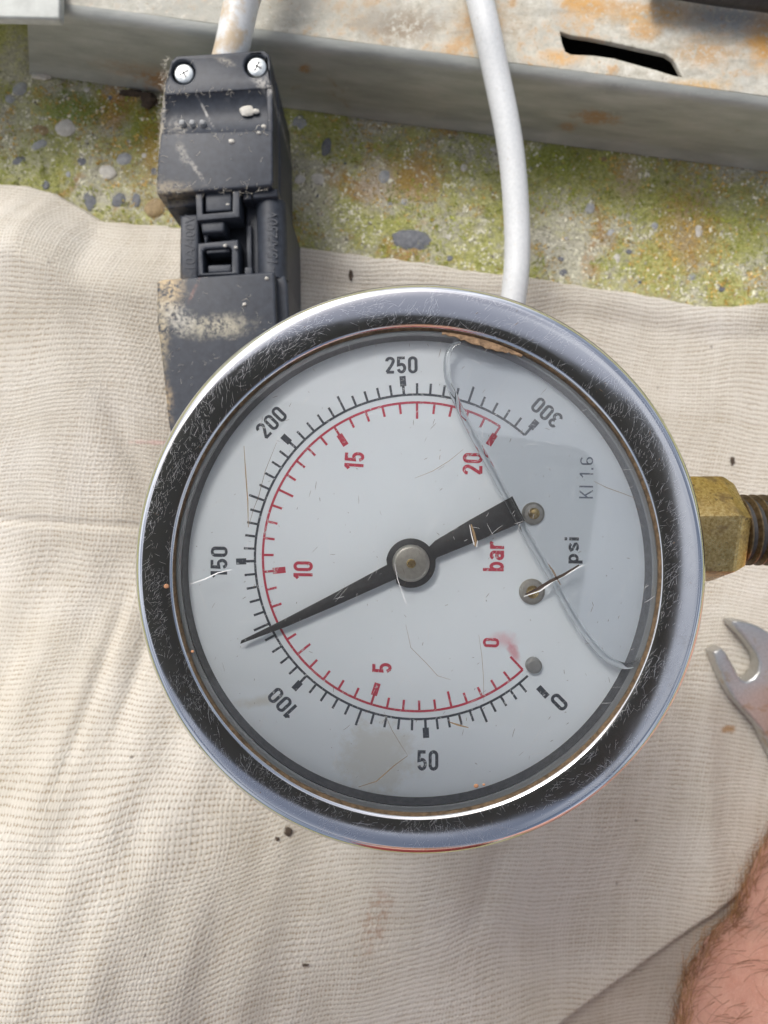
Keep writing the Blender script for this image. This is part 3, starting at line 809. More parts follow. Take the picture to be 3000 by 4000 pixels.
def cloth_z(x, y, e):
    z = 1.0
    far = smooth(0, 22, e)
    # rises to the left and towards the near left corner
    z += far * (16 * smooth(-8, -75, x) + 34 * smooth(-10, -95, y) * smooth(70, -55, x))
    # soft waves
    z += far * 1.3 * mnoise.noise((x * .035, y * .028, 1.7))
    z += far * smooth(10, -40, x) * 0.5 * mnoise.noise((x * .13 + y * .05, y * .03, 5))
    # diagonal puckers, near left
    w = smooth(-5, -35, x) * smooth(10, -25, y)
    z += w * 0.34 * math.sin((x * 0.93 - y * 0.30) * 0.52 + 1.6 * mnoise.noise((x * .04, y * .03, 0)))
    w2 = smooth(-30, -60, x) * smooth(-15, -40, y)
    z += w2 * 0.7 * mnoise.noise((x * .2, y * .03, 9))
    # narrow creases, near left
    for (x0_, y0_, x1_, y1_, dep, wd) in ((330, 2380, 150, 3150, 1.1, 1.6), (470, 2420, 330, 2960, .7, 1.3), (250, 1500, 400, 1980, .7, 2.2), (880, 3250, 760, 4000, .8, 3.0), (2080, 3500, 1900, 4000, .6, 3.5)):
        ax, ay = P(x0_, y0_, 135)[:2]; bx, by = P(x1_, y1_, 130)[:2]
        s, t = seg_d(x, y, ax, ay, bx, by)
        if -.2 < t < 1.2:
            s += 1.2 * mnoise.noise((x * .06, y * .06, 2))
            z -= dep * math.exp(-(s / wd) ** 2) * smooth(-.2, .25, t) * smooth(1.2, .75, t)
    # wave at the upper left edge
    z += 3.2 * math.exp(-((x + 80) / 16) ** 2) * smooth(0, 10, e) * smooth(40, 12, e)
    # crease to the left of the gauge
    ax, ay = P(-60, 2045, 140)[:2]; bx, by = P(560, 2075, 145)[:2]
    s, t = seg_d(x, y, ax, ay, bx, by)
    if -0.4 < t < 1.3:
        k = smooth(1.25, 0.8, t)
        z += k * (0.15 * math.exp(-max(-s, 0) / 7.0) * smooth(1.2, -1.2, s) - 0.45 * math.exp(-((s - .4) / 1.0) ** 2))
    # overlapping fold, bottom right
    ax, ay = P(1950, 4060, 166)[:2]; bx, by = P(2760, 3600, 166)[:2]
    s, t = seg_d(x, y, ax, ay, bx, by)
    s += 2.0 * math.sin(t * 3.0) - 1.2
    if -0.7 < t < 1.6:
        k = smooth(-0.6, 0.1, t)
        z += k * (4.0 * smooth(-0.55, 0.55, s) * math.exp(-max(s, 0) / 16) - 1.1 * math.exp(-((s + .7) / 0.9) ** 2))
    # a faint upright fold by the spanner
    fx = P(2765, 2900, 168)[0]
    z += 0.9 * math.exp(-((x - fx) / 3.0) ** 2) * smooth(-25, -50, y) * smooth(-120, -70, y)
    # hem
    z += 1.1 * smooth(0, 1.2, e) * smooth(9, 3, e)
    return z
def cloth():
    nx, ny = 420, 520
    x0, x1, yb = -135, 135, -165
    vs, fs = [], []
    for j in range(ny + 1):
        for i in range(nx + 1):
            x = x0 + (x1 - x0) * i / nx
            ye = edge_y(x) + 0.35 * mnoise.noise((x * .25, 0, 0))
            y = ye + (yb - ye) * j / ny
            e = ye - y
            vs.append((x, y, cloth_z(x, y, e) - 1.9 * (1 - smooth(0, 0.9, e))))
    for j in range(ny):
        for i in range(nx):
            a = j * (nx + 1) + i
            fs.append((a, a + nx + 1, a + nx + 2, a + 1))
    return obj('dust_sheet', mesh('dust_sheet', vs, fs, M['cloth'], 80), None, 'cream woven cotton dust sheet spread over the mossy concrete', 'cloth', org=(0, -40, 0))
SHEET = cloth()
def cz(x, y):
    return cloth_z(x, y, edge_y(x) - y)

# ------------------------------------------------------------------ cables
lc = [P(1090, -420, 138), P(1000, -150, 138), P(947, 0, 139), (P(906, 190, 140)), P(868, 330, 142)]
obj('power_cable', tube('power_cable', lc, 3.35, M['cable1'], 28), None, 'grubby white cable running into the black connector', 'cable', org=lc[2])
rc = [P(1780, -420, 144), P(1842, -150, 144), P(1875, 0, 144.2), P(1905, 130, 144.5), P(1941, 300, 146), P(1978, 480, 147), P(2003, 650, 148), P(2018, 850, 149), P(2020, 1000, 149.5), P(2010, 1130, 150), P(1985, 1300, 152), P(1930, 1600, 158), P(1840, 1900, 163), P(1700, 2150, 164.5)]
obj('mains_cable', tube('mains_cable', rc, 2.72, M['cable2'], 28), None, 'clean white cable curving over the rail and under the gauge', 'cable', org=rc[5])

# ------------------------------------------------------------------ connector
CD = 137.0
CT = H - CD          # top of the connector, 33 mm
CON = root('cable_connector', P(860, 900, 165), 'black plastic two-part cable connector with two screws, dusty, lying above the gauge', 'connector')
PLM = M['plastic']
def cpr(name, pts, zt, zb, bev=0.4, parent=None, mat=None, label=None, holes=()):
    d = H - zt
    polys = [pxpoly(pts, d)] + [pxpoly(h, d) for h in holes]
    return obj(name, prism(name, polys, zb, zt, mat or PLM, bev, 2), parent or CON, label=label)
def connector():
    s = CD / F
    # rear half (upper in the picture): body core, then raised pads round the finger hollow
    out = [(668, 236), (690, 216), (1030, 194), (1052, 212), (1066, 400), (1068, 715), (1060, 728), (615, 762), (608, 742), (622, 480), (640, 330)]
    body = cpr('plug_body', out, CT - 2.0, 4.0, 0.6)
    # screw pad with two counterbores
    def circ(cx, cy, r, n=24):
        return [(cx + r * math.cos(2 * math.pi * i / n), cy + r * math.sin(2 * math.pi * i / n)) for i in range(n)]
    cpr('screw_pad', [(668, 237), (690, 218), (1030, 196), (1051, 212), (1062, 345), (640, 372), (646, 330)], CT, CT - 3, 0.35, holes=[circ(715, 282, 47), circ(1000, 256, 47)])
    cpr('grip_pad', [(628, 520), (1065, 505), (1067, 714), (1060, 726), (616, 760), (609, 742), (616, 620)], CT, CT - 3, 0.45)
    cpr('hollow_rib', [(1040, 330), (1064, 330), (1067, 520), (1046, 520)], CT - 0.2, CT - 3, 0.3)
    # the finger hollow is scooped
    vs, fs = [], []
    N = 14
    for i in range(N + 1):
        t = i / N
        for k in range(9):
            u = k / 8
            x = (640 + (628 - 640) * t) * (1 - u) + (1046) * u
            y = (371 + (521 - 371) * t) * (1 - u) + (346 + (506 - 346) * t) * u
            q = P(x, y, CD)
            vs.append((q.x, q.y, CT - 0.25 - 1.5 * math.sin(math.pi * t) ** 0.7))
    for i in range(N):
        for k in range(8):
            a = i * 9 + k
            fs.append((a, a + 9, a + 10, a + 1))
    obj('finger_hollow', mesh('finger_hollow', vs, fs, PLM, 60), CON)
    # embossed marks in the hollow
    for x in (706, 746, 786):
        p = P(x, 470, CD)
        obj('emboss_dot', lathe('emboss_dot', [(0.0, CT - .4), (0.45, CT - .55), (0.75, CT - 1.3)], p, M['stone2'], 12), CON)
    # side flange to the right, lower down
    cpr('side_skirt', [(1060, 250), (1082, 330), (1092, 480), (1096, 740), (1102, 890), (1060, 880), (1040, 300)], CT - 9, 3.5, 0.8)
    # screws
    for (x, y, a) in ((717, 284, .5), (1003, 258, 1.1)):
        p = P(x, y, CD)
        sc = obj('screw', lathe('screw', [(0, CT + .05), (1.2, CT + .0), (1.75, CT - .25), (1.98, CT - .75), (2.0, CT - 2.6)], p, M['zincscrew'], 32), CON)
        for aa in (a, a + math.pi / 2):
            c, s_ = math.cos(aa), math.sin(aa)
            q = [(p.x + c * 1.0 * i - s_ * .16 * j, p.y + s_ * 1.0 * i + c * .16 * j) for i, j in ((-1, -1), (1, -1), (1, 1), (-1, 1))]
            obj('screw_slot', prism('screw_slot', [q], CT - .2, CT + .09, M['wallm'], 0), sc)
    # front half (lower in the picture)
    low = [(612, 1100), (640, 1090), (1062, 1060), (1072, 1066), (1080, 1240), (1090, 1800), (690, 1830), (655, 1640), (640, 1480), (612, 1250)]
    cpr('socket_body', low, CT, 3.0, 0.5)
    cpr('socket_skirt', [(1066, 1072), (1112, 1076), (1124, 1110), (1130, 1230), (1140, 1700), (1050, 1720), (1050, 1090)], CT - 3, 3.0, 0.6)
    # neck core
    core = cpr('neck_core', [(706, 735), (1010, 735), (1010, 1100), (702, 1100)], CT - 8, 4.0, 0.3)
    # left column with lettering
    cpr('left_column', [(702, 840), (776, 832), (776, 1096), (702, 1096)], CT - 2.4, 4.0, 0.7)
    cpr('left_ledge', [(648, 778), (780, 765), (780, 800), (655, 815)], CT - 2.6, 5.0, 0.5)
    cpr('left_shoulder', [(668, 800), (780, 795), (760, 850), (706, 860)], CT - 6, 5.0, 0.6)
    # right round column
    cyl = [P(1060, 800, CD + 5.4), P(1066, 940, CD + 5.4), P(1068, 1100, CD + 5.4)]
    obj('right_column', tube('right_column', cyl, 3.05, PLM, 32), CON)
    cpr('right_pillar', [(1008, 800), (1119, 800), (1123, 1110), (1012, 1110)], CT - 5.4, 4.0, 0.3)
    cpr('column_web', [(960, 800), (1032, 800), (1036, 1096), (966, 1096)], CT - 5.5, 4.0, 0.3)
    cpr('rib_top', [(984, 742), (1084, 734), (1086, 768), (986, 776)], CT - 1.6, CT - 7, 0.5)
    cpr('rib_small', [(948, 748), (982, 745), (984, 778), (948, 782)], CT - 1.9, CT - 8, 0.3)
    cpr('rib_foot', [(955, 1044), (985, 1042), (986, 1074), (955, 1076)], CT - 2.5, CT - 9, 0.25)
    cpr('rib_wall', [(962, 880), (982, 880), (984, 1050), (964, 1050)], CT - 4.3, CT - 9, 0.2)
    # latch: frame with a sunk plate, tongue, second frame round a dark window
    cpr('latch_frame', [(762, 728), (789, 726), (791, 836), (908, 826), (909, 718), (935, 716), (936, 848), (768, 862)], CT - 0.7, CT - 6, 0.2)
    cpr('latch_plate', [(800, 742), (906, 736), (904, 822), (803, 828)], CT - 1.2, CT - 6, 0.4)
    cpr('latch_tongue', [(782, 866), (876, 860), (876, 898), (868, 906), (790, 910)], CT - 1.5, CT - 7, 0.45)
    cpr('tongue_spike', [(794, 908), (816, 906), (806, 950), (800, 950)], CT - 2.6, CT - 7, 0.2)
    cpr('latch_window', [(772, 950), (930, 934), (934, 1072), (772, 1078)], CT - 1.6, CT - 8, 0.35, holes=[[(792, 980), (804, 972), (896, 966), (904, 974), (905, 1060), (794, 1066)]])
    cpr('window_bar', [(806, 976), (898, 970), (898, 984), (806, 990)], CT - 2.2, CT - 8, 0.2)
    cpr('window_sill', [(812, 1036), (902, 1032), (904, 1062), (812, 1066)], CT - 2.5, CT - 8, 0.3)
    # moulded ratings, standing proud
    p = P(742, 965, CD + 2.4)
    obj('rating_lettering', text_mesh('rating_lettering', '~10A/400V', p.x, p.y, CT - 2.4, 12.6, 1.9, R(90), PLM, 0.0, 0.10), CON, label='moulded rating 10A/400V')
    p = P(1064, 945, CD + 2.4)
    obj('rating_lettering', text_mesh('rating_lettering', '~15A/250V', p.x, p.y, CT - 2.4, 12.2, 2.0, R(90), PLM, 0.0, 0.10), CON, label='moulded rating 15A/250V')
    # crumbs of grit on the top
    rnd = random.Random(5)
    for (x, y, r) in [(905, 553, 13), (945, 372, 26), (965, 432, 30), (1000, 436, 14), (1042, 1088, 9), (955, 1190, 9), (890, 800, 9), (776, 812, 9), (880, 960, 8), (922, 968, 8), (1030, 495, 11), (1058, 470, 10), (1012, 520, 9)]:
        zt = CT
        if 350 < y < 510: zt = CT - 1.3
        if 700 < y < 1070: zt = CT - 1.4
        p = P(x, y, H - zt)
        bm = bmesh.new()
        bmesh.ops.create_icosphere(bm, subdivisions=2, radius=1)
        ry = r * rnd.uniform(.5, .8)
        for v in bm.verts:
            k = 1 + .3 * mnoise.noise(v.co * 1.3 + Vector((x, y, 0)))
            v.co = Vector((p.x + v.co.x * k * r * s, p.y + v.co.y * k * ry * s, zt + .05 + v.co.z * k * .3))
        obj('grit', from_bm(bm, 'grit', M['stone3'], 60), CON)
connector()

# ------------------------------------------------------------------ pressure gauge
GC = Vector((4.4, -6.9, 0))
GZ = 85.5            # top of the bezel
GAU = root('pressure_gauge', (GC.x, GC.y, 57), 'round steel-rimmed pressure gauge with scratched window held above the cloth', 'gauge')
DZ = 81.5            # dial face
def gauge():
    c = (GC.x, GC.y)
    obj('case', lathe('case', [(0, 57.5), (28, 57.5), (31, 58.2), (32.6, 60), (33.2, 63), (33.2, 73.5), (32.5, 74.5), (30, 75)], c, m_simple('case steel', (0.5, 0.5, 0.5), 0.3, 1.0, .2)), GAU)
    cin = (3.98, -7.2)       # the rolled-in lip sits a little off the case's centre
    prof = [(33.6, 72.6), (34.5, 73.0), (34.85, 74.0), (34.95, 79.0), (34.8, 81.0), (34.6, 82.6)]
    for i in range(1, 13):
        a = math.pi / 2 * i / 12
        prof.append((33.05 + 1.4 * math.cos(a), 83.75 + 1.6 * math.sin(a)))
    prof += [(32.4, 85.3), (31.6, 85.22), (30.6, 85.08), (29.9, 84.95), (29.5, 84.8), (29.35, 84.6), (29.3, 84.0), (29.4, 83.2)]
    def ecc(me):
        for v in me.vertices:
            r = math.hypot(v.co.x - c[0], v.co.y - c[1])
            k = smooth(32.4, 29.4, r)
            v.co.x += k * (cin[0] - c[0]); v.co.y += k * (cin[1] - c[1])
        return me
    def rim_z(r):
        for (r0, z0), (r1, z1) in zip(prof[5:], prof[6:]):
            if r1 <= r <= r0 and z0 > 80:
                return z1 + (z0 - z1) * (r - r1) / (r0 - r1 + 1e-9)
        return 85.0
    bez = obj('bezel', ecc(lathe('bezel', prof, c, M['chrome'], 256, 40, wob=0.02)), GAU, label='scratched chromed bezel ring')
    obj('seal', lathe('seal', [(29.4, 84.66), (29.22, 84.55), (29.12, 84.3), (29.15, 83.9)], cin, M['grime'], 256, 40, wob=0.10), GAU, label='thin brown grimy seal round the window')
    gr_ = NG('clear window edge'); gr_.set(color=(0.30, 0.31, 0.31), rough=0.12, spec=0.9, metal=0.4)
    obj('window_rim', lathe('window_rim', [(29.15, 84.0), (28.95, 83.75), (28.72, 83.35)], cin, gr_.m, 192), GAU, label='grey polished edge of the window')
    obj('inner_ring', lathe('inner_ring', [(28.72, 83.3), (28.62, 82.6), (28.5, 82.0), (28.4, DZ - .2)], (4.05, -7.1), M['wallm'], 192), GAU, label='inner case wall between window and dial, its shade put into the colour')
    dc = (4.05, -7.1)
    dial = obj('dial', disc('dial', dc, 28.75, DZ, M['dial'], 160), GAU, label='white dial plate with black psi and red bar scales')
    # window
    win = obj('window', disc('window', cin, 29.2, 84.05, M['glass'], 160), GAU, label='scratched clear window')
    # scales
    s = (H - DZ) / F
    pc = P(1630, 2175, H - DZ)
    zi = DZ + 0.035
    rb, rr = 634 * s, 603 * s
    KB = [(0, 312.9), (50, 272.8), (100, 227.0), (150, 181.5), (200, 138.1), (250, 94.7), (300, 48.6)]
    KR = [(0, 313.0), (5, 252.6), (10, 185.6), (15, 122.6), (20, 57.6)]
    def ang(K, v):
        # smooth interpolation through the read-off angles
        for i, (a, b) in enumerate(zip(K, K[1:])):
            if a[0] <= v <= b[0]:
                return a[1] + (b[1] - a[1]) * (v - a[0]) / (b[0] - a[0])
    def arc(name, r, a0, a1, w, mat):
        n = 120; vs = []; fs = []
        for i in range(n + 1):
            a = R(a0 + (a1 - a0) * i / n)
            vs += [(pc.x + (r - w / 2) * math.cos(a), pc.y + (r - w / 2) * math.sin(a), zi), (pc.x + (r + w / 2) * math.cos(a), pc.y + (r + w / 2) * math.sin(a), zi)]
        for i in range(n):
            fs.append((2 * i, 2 * i + 2, 2 * i + 3, 2 * i + 1))
        return mesh(name, vs, fs, mat, None)
    obj('scale_arc', arc('scale_arc', rb, 312.9, 48.6, 9 * s, M['ink']), dial, label='black arc of the psi scale')
    obj('scale_arc', arc('scale_arc', rr, 313, 57.6, 9 * s, M['red']), dial, label='red arc of the bar scale')
    def tick(name, segs, a, mat):
        ca, sa = math.cos(a), math.sin(a)
        vs, fs = [], []
        for r0, r1, w in segs:
            n = len(vs)
            for r, j in ((r0, -1), (r1, -1), (r1, 1), (r0, 1)):
                vs.append((pc.x + ca * r - sa * w / 2 * j, pc.y + sa * r + ca * w / 2 * j, zi + .004))
            fs.append((n, n + 1, n + 2, n + 3))
        obj(name, mesh(name, vs, fs, mat, None), dial)
    for k in range(61):
        v = k * 5
        a = R(ang(KB, v))
        if v == 0:
            tick('tick_mark', [(rb + 60 * s, rb + 112 * s, 24 * s)], a, M['ink'])
        elif v % 50 == 0:
            tick('tick_mark', [(rb, rb + 36 * s, 10 * s), (rb + 34 * s, rb + 74 * s, 24 * s)], a, M['ink'])
        else:
            tick('tick_mark', [(rb, rb + (66 if v % 25 == 0 else 44) * s, 9 * s)], a, M['ink'])
    for k in range(41):
        v = k * 0.5
        a = R(ang(KR, v))
        if k % 10 == 0:
            tick('tick_mark', [(rr, rr - 38 * s, 9 * s), (rr - 36 * s, rr - 86 * s, 24 * s)] if k else [(rr, rr - 70 * s, 9 * s)], a, M['red'])
        else:
            tick('tick_mark', [(rr, rr - (64 if k % 5 == 0 else 42) * s, 9 * s)], a, M['red'])
    def num(t, x, y, w, h, rot, mat, name='numeral', bold=0.012):
        p = P(x, y, H - DZ)
        obj(name, glyph_mesh(name, t, p.x, p.y, zi + .008, w * s, h * s, R(rot), mat, .09 if name == 'maker_lettering' else .165), dial)
    num('250', 1568, 1426, 126, 66, 1, M['ink'], bold=.03)
    num('200', 1060, 1650, 126, 66, 46, M['ink'], bold=.03)
    num('150', 856, 2196, 122, 66, 89, M['ink'], bold=.03)
    num('100', 1105, 2746, 122, 66, 133, M['ink'], bold=.03)
    num('50', 1671, 2970, 82, 80, 0, M['ink'], bold=.03)
    num('0', 2184, 2742, 42, 74, 45, M['ink'], bold=.03)
    num('300', 2136, 1612, 126, 64, 139, M['ink'], bold=.03)
    num('0', 1918, 2510, 36, 64, 88, M['red'], bold=.02)
    num('5', 1492, 2608, 38, 76, 88, M['red'], bold=.03)
    num('10', 1184, 2228, 70, 76, 89, M['red'], bold=.03)
    num('15', 1384, 1800, 70, 76, 86, M['red'], bold=.03)
    num('20', 1846, 1812, 84, 78, 88, M['red'], bold=.03)
    num('bar', 1928, 2172, 118, 82, 89, M['red'], 'unit_lettering', .03)
    num('psi', 2240, 2150, 102, 72, 89, M['ink'], 'unit_lettering', .03)
    num('KI 1.6', 2290, 1866, 162, 56, 89, M['faint'], 'maker_lettering', .005)
    # screws and stop pin
    for (x, y, r, mat) in ((2085, 2006, 44, M['brass']), (2080, 2312, 50, M['brass'])):
        p = P(x, y, H - DZ - .5)
        sc = obj('dial_screw', lathe('dial_screw', [(0, DZ + .75), (r * s * .42, DZ + .72), (r * s * .5, DZ + .55), (r * s * .8, DZ + .5), (r * s, DZ + .25), (r * s, DZ - .1)], p, M['cap'], 32), dial)
        obj('rivet', lathe('rivet', [(0, DZ + .98), (r * s * .36, DZ + .9), (r * s * .5, DZ + .68)], p, mat, 24), sc)
    p = P(2086, 2600, H - DZ - .6)
    obj('stop_pin', lathe('stop_pin', [(0, DZ + 1.1), (.7, DZ + 1.05), (.95, DZ + .85), (1.0, DZ - .1)], p, M['pin'], 24), dial)
    # pointer
    zp = 82.9
    dp = H - zp
    hub = P(1605, 2200, dp)
    sp_ = dp / F
    pts = [(938, 2516), (944, 2503), (1090, 2432), (1300, 2322), (1520, 2208), (1528, 2222)]
    hubpts = []
    for i in range(0, 41):
        hubpts.append(i)
    def circ_pts(a0, a1, r, n):
        return [(1605 + r * math.cos(R(a0 + (a1 - a0) * i / n)), 2200 - r * math.sin(R(a0 + (a1 - a0) * i / n))) for i in range(n + 1)]
    outl = [(938, 2516), (942, 2502), (1100, 2424), (1300, 2320), (1512, 2206)]
    outl += circ_pts(172, 42, 97, 16)
    outl += [(1700, 2112), (1840, 2028), (2002, 1938), (2052, 2036), (1870, 2112), (1708, 2178)]
    outl += circ_pts(8, -125, 97, 16)
    outl += [(1545, 2262), (1330, 2358), (1120, 2448)]
    ptr = obj('pointer', prism('pointer', [pxpoly(outl, dp)], zp - .28, zp, M['pointer'], 0.07, 1), GAU, label='black tapered pointer reading about 120 psi')
    cp = obj('hub_cap', lathe('hub_cap', [(0, zp + .62), (1.85, zp + .62), (1.95, zp + .6), (2.2, zp + .42), (2.28, zp + .3), (2.28, zp - .1)], hub, M['cap'], 48), ptr)
    obj('hub_pin', lathe('hub_pin', [(0, zp + .85), (.42, zp + .84), (.55, zp + .74), (.58, zp + .6)], hub, M['brass'], 24), ptr)
    obj('spindle', lathe('spindle', [(.8, zp - .2), (.8, DZ)], hub, M['brass'], 24), ptr)
    # air pocket in the filling and the bright curved edge of the liquid
    db = 86.4
    men = [(1800, 1338), (1768, 1352), (1747, 1400), (1752, 1490), (1795, 1592), (1853, 1709), (1939, 1866), (2009, 1999), (2088, 2140), (2166, 2274), (2236, 2398), (2300, 2493), (2368, 2568), (2431, 2600), (2480, 2592), (2510, 2560)]
    men_w = [P(x, y, db) for x, y in men]
    gm = NG('clear filling liquid')
    gm.set(color=(0.88, 0.90, 0.91), trans=1.0, ior=1.5, rough=0.02)
    obj('liquid_edge', tube('liquid_edge', men_w, [.15, .3, .4, .42, .44, .44, .44, .44, .44, .44, .44, .44, .44, .42, .36, .2], gm.m, 14, 80), GAU, label='clear curved edge of the filling liquid')
    poly = [(q.x, q.y) for q in men_w[1:-1]]
    a0 = math.atan2(poly[-1][1] - c[1], poly[-1][0] - c[0]); a1 = math.atan2(poly[0][1] - c[1], poly[0][0] - c[0])
    for i in range(0, 41):
        a = a0 + (a1 - a0) * i / 40
        poly.append((c[0] + 28.4 * math.cos(a), c[1] + 28.4 * math.sin(a)))
    obj('air_pocket', mesh('air_pocket', [(x, y, 83.62) for x, y in poly], [tuple(range(len(poly)))], M['bubble'], None), GAU, label='air pocket above the filling liquid, tinted blue for the sky it reflects')
    # scratches, fibres and gouges in the window
    rnd = random.Random(11)
    def strip(vs, fs, pts, w, z, taper=True):
        n = len(vs)
        for i, p in enumerate(pts):
            a = pts[max(i - 1, 0)]; b = pts[min(i + 1, len(pts) - 1)]
            dx, dy = b[0] - a[0], b[1] - a[1]
            L = math.hypot(dx, dy) or 1
            t = i / (len(pts) - 1)
            ww = w * (0.25 + 0.75 * math.sin(math.pi * min(max(t, .03), .97)) ** .6 if taper else 1) / 2
            vs += [(p[0] - dy / L * ww, p[1] + dx / L * ww, z), (p[0] + dy / L * ww, p[1] - dx / L * ww, z)]
        for i in range(len(pts) - 1):
            k = n + 2 * i
            fs.append((k, k + 2, k + 3, k + 1))
    zs = 84.09
    def rndstroke(vs, fs, lmin, lmax, w):
        a = rnd.uniform(0, 2 * math.pi); r = 27.5 * math.sqrt(rnd.random())
        x, y = c[0] + r * math.cos(a), c[1] + r * math.sin(a)
        L = rnd.uniform(lmin, lmax) * rnd.random() ** 1.5 + lmin * .3
        th = rnd.gauss(R(62), R(38)); cv = rnd.uniform(-.25, .25) / max(L, 1)
        pts = []
        for i in range(7):
            t = i / 6
            if math.hypot(x - c[0], y - c[1]) > 28.6: break
            pts.append((x, y))
            x += math.cos(th) * L / 6; y += math.sin(th) * L / 6; th += cv * L / 6 + rnd.gauss(0, .03)
        if len(pts) > 2: strip(vs, fs, pts, w, zs + rnd.uniform(0, .01))
    vs, fs = [], []
    for _ in range(520): rndstroke(vs, fs, .4, 4, rnd.uniform(.012, .032))
    obj('fine_scratches', mesh('fine_scratches', vs, fs, M['scr_l'], None), win, kind='stuff')
    vs, fs = [], []
    for _ in range(260): rndstroke(vs, fs, .1, 1.2, rnd.uniform(.018, .055))
    obj('dirty_scratches', mesh('dirty_scratches', vs, fs, M['scr_d'], None), win, kind='stuff')
    def named(name, pl, w, mat, taper=True):
        vs, fs = [], []
        strip(vs, fs, [tuple(P(x, y, H - zs)[:2]) for x, y in pl], w, zs + (.012 if mat is M['scr_l'] else .02), taper)
        obj(name, mesh(name, vs, fs, mat, None), win)
    named('gouge', [(2052, 2322), (2100, 2300), (2150, 2270), (2200, 2246), (2262, 2207)], .40, M['gash'])
    named('gouge', [(2046, 2330), (2110, 2308), (2158, 2272), (2210, 2246), (2278, 2206)], .16, M['scr_l'])
    named('gouge', [(2142, 2204), (2160, 2230), (2190, 2285)], .2, M['scr_d'])
    named('gouge', [(1840, 2048), (1850, 2080), (1858, 2115), (1856, 2135)], .3, M['fibre'])
    named('gouge', [(1834, 2050), (1842, 2090), (1852, 2128), (1862, 2136), (1866, 2110)], .1, M['scr_l'])
    named('scratch', [(953, 1742), (960, 1850), (968, 1960), (970, 2060)], .14, M['fibre'])
    named('scratch', [(970, 2060), (990, 1990), (1010, 1940), (1036, 1840), (1080, 1730)], .06, M['scr_d'])
    named('fibre', [(1592, 2952), (1540, 2990), (1495, 3030), (1470, 3052), (1400, 3074)], .13, M['fibre'])
    named('fibre', [(1810, 1755), (1755, 1800), (1690, 1840), (1620, 1868)], .06, M['fibre'])
    named('fibre', [(1870, 2480), (1882, 2560), (1888, 2640), (1890, 2740)], .05, M['fibre'])
    named('fibre', [(1585, 2440), (1605, 2530), (1665, 2590), (1710, 2640), (1760, 2655)], .05, M['fibre'])
    named('scratch', [(740, 2283), (800, 2262), (850, 2238), (905, 2225)], .14, M['scr_l'])
    named('scratch', [(1542, 2202), (1552, 2260), (1580, 2340), (1590, 2368)], .06, M['scr_l'])
    named('scratch', [(1500, 2780), (1530, 2850), (1560, 2900), (1592, 2950)], .05, M['fibre'])
    named('chip', [(1755, 2820), (1790, 2832), (1830, 2842)], .22, M['fibre'])
    named('scratch', [(2320, 1880), (2370, 1905), (2440, 1930), (2480, 1946)], .06, M['fibre'])
    # the bezel's own scratches, thousands of them, lying in its surface
    def rim_scratches(count, lmax, w, mat, r0, r1):
        vs, fs = [], []
        for _ in range(count):
            a = rnd.uniform(0, 2 * math.pi); r = r0 + (r1 - r0) * rnd.random()
            dens = mnoise.noise((math.cos(a) * 4, math.sin(a) * 4, r * .35)) + .6 * mnoise.noise((math.cos(a) * 13, math.sin(a) * 13, r * 1.1))
            if dens + rnd.gauss(0, .22) < 0: continue      # scuffed in patches, clean between
            L = lmax * (.15 + .85 * rnd.random() ** 2.5)
            th = rnd.gauss(R(55) + 1.6 * mnoise.noise((math.cos(a) * 2, math.sin(a) * 2, 7)), R(20)) if rnd.random() < .75 else rnd.uniform(0, math.pi)
            ww = w * rnd.uniform(.5, 1.3)
            n = len(vs); ok = 0
            for i in range(5):
                t = i / 4 - .5
                x, y = r * math.cos(a) + math.cos(th) * L * t, r * math.sin(a) + math.sin(th) * L * t
                rr_ = min(max(math.hypot(x, y), 29.6), 34.4)
                k0 = rr_ / (math.hypot(x, y) or 1); x *= k0; y *= k0
                kk = smooth(32.4, 29.4, rr_)
                z = rim_z(rr_) + .012
                hw = ww * (1 - (2 * t) ** 2 * .8) / 2
                for sg in (-1, 1):
                    xx, yy = x - math.sin(th) * hw * sg, y + math.cos(th) * hw * sg
                    r2 = min(max(math.hypot(xx, yy), 29.55), 34.45)
                    vs.append((c[0] + xx + kk * (cin[0] - c[0]), c[1] + yy + kk * (cin[1] - c[1]), rim_z(r2) + .012))
            for i in range(4):
                k = n + 2 * i
                fs.append((k, k + 2, k + 3, k + 1))
        return mesh('rim_scratches', vs, fs, mat, None)
    sm_ = NG('fresh scratch metal'); sm_.set(color=(0.74, 0.76, 0.82), metal=1.0, rough=0.4)
    obj('rim_scratches', rim_scratches(7000, 1.3, .018, sm_.m, 29.6, 33.3), bez, kind='stuff')
    obj('rim_scratches', rim_scratches(60, 3.5, .032, sm_.m, 29.7, 33.5), bez, kind='stuff')
    obj('rim_scratches', rim_scratches(110, 0.6, .06, M['scr_d'], 29.6, 34.3), bez, kind='stuff')
    # specks of rust and grit
    for (x, y, r, mat) in [(752, 2545, 7, 'brassbit'), (650, 2290, 11, 'brassbit'), (1860, 3070, 10, 'brassbit'), (1890, 3065, 6, 'brassbit')]:
        zz = 85.1 if x == 650 else 84.1
        p = P(x, y, H - zz)
        bm = bmesh.new(); bmesh.ops.create_icosphere(bm, subdivisions=2, radius=1)
        for v in bm.verts:
            v.co = Vector((p.x + v.co.x * r * .031, p.y + v.co.y * r * .026, zz + v.co.z * .12))
        obj('rust_speck', from_bm(bm, 'rust_speck', RUST, 60), GAU)
    # crust of dried filling at the top of the rim
    crust = []
    for i in range(26):
        t = i / 25
        a = R(84 - 20 * t)
        rr_ = 28.8 + rnd.uniform(-.15, .1) - 0.55 * math.sin(math.pi * t) ** 2
        crust.append((cin[0] + rr_ * math.cos(a), cin[1] + rr_ * math.sin(a)))
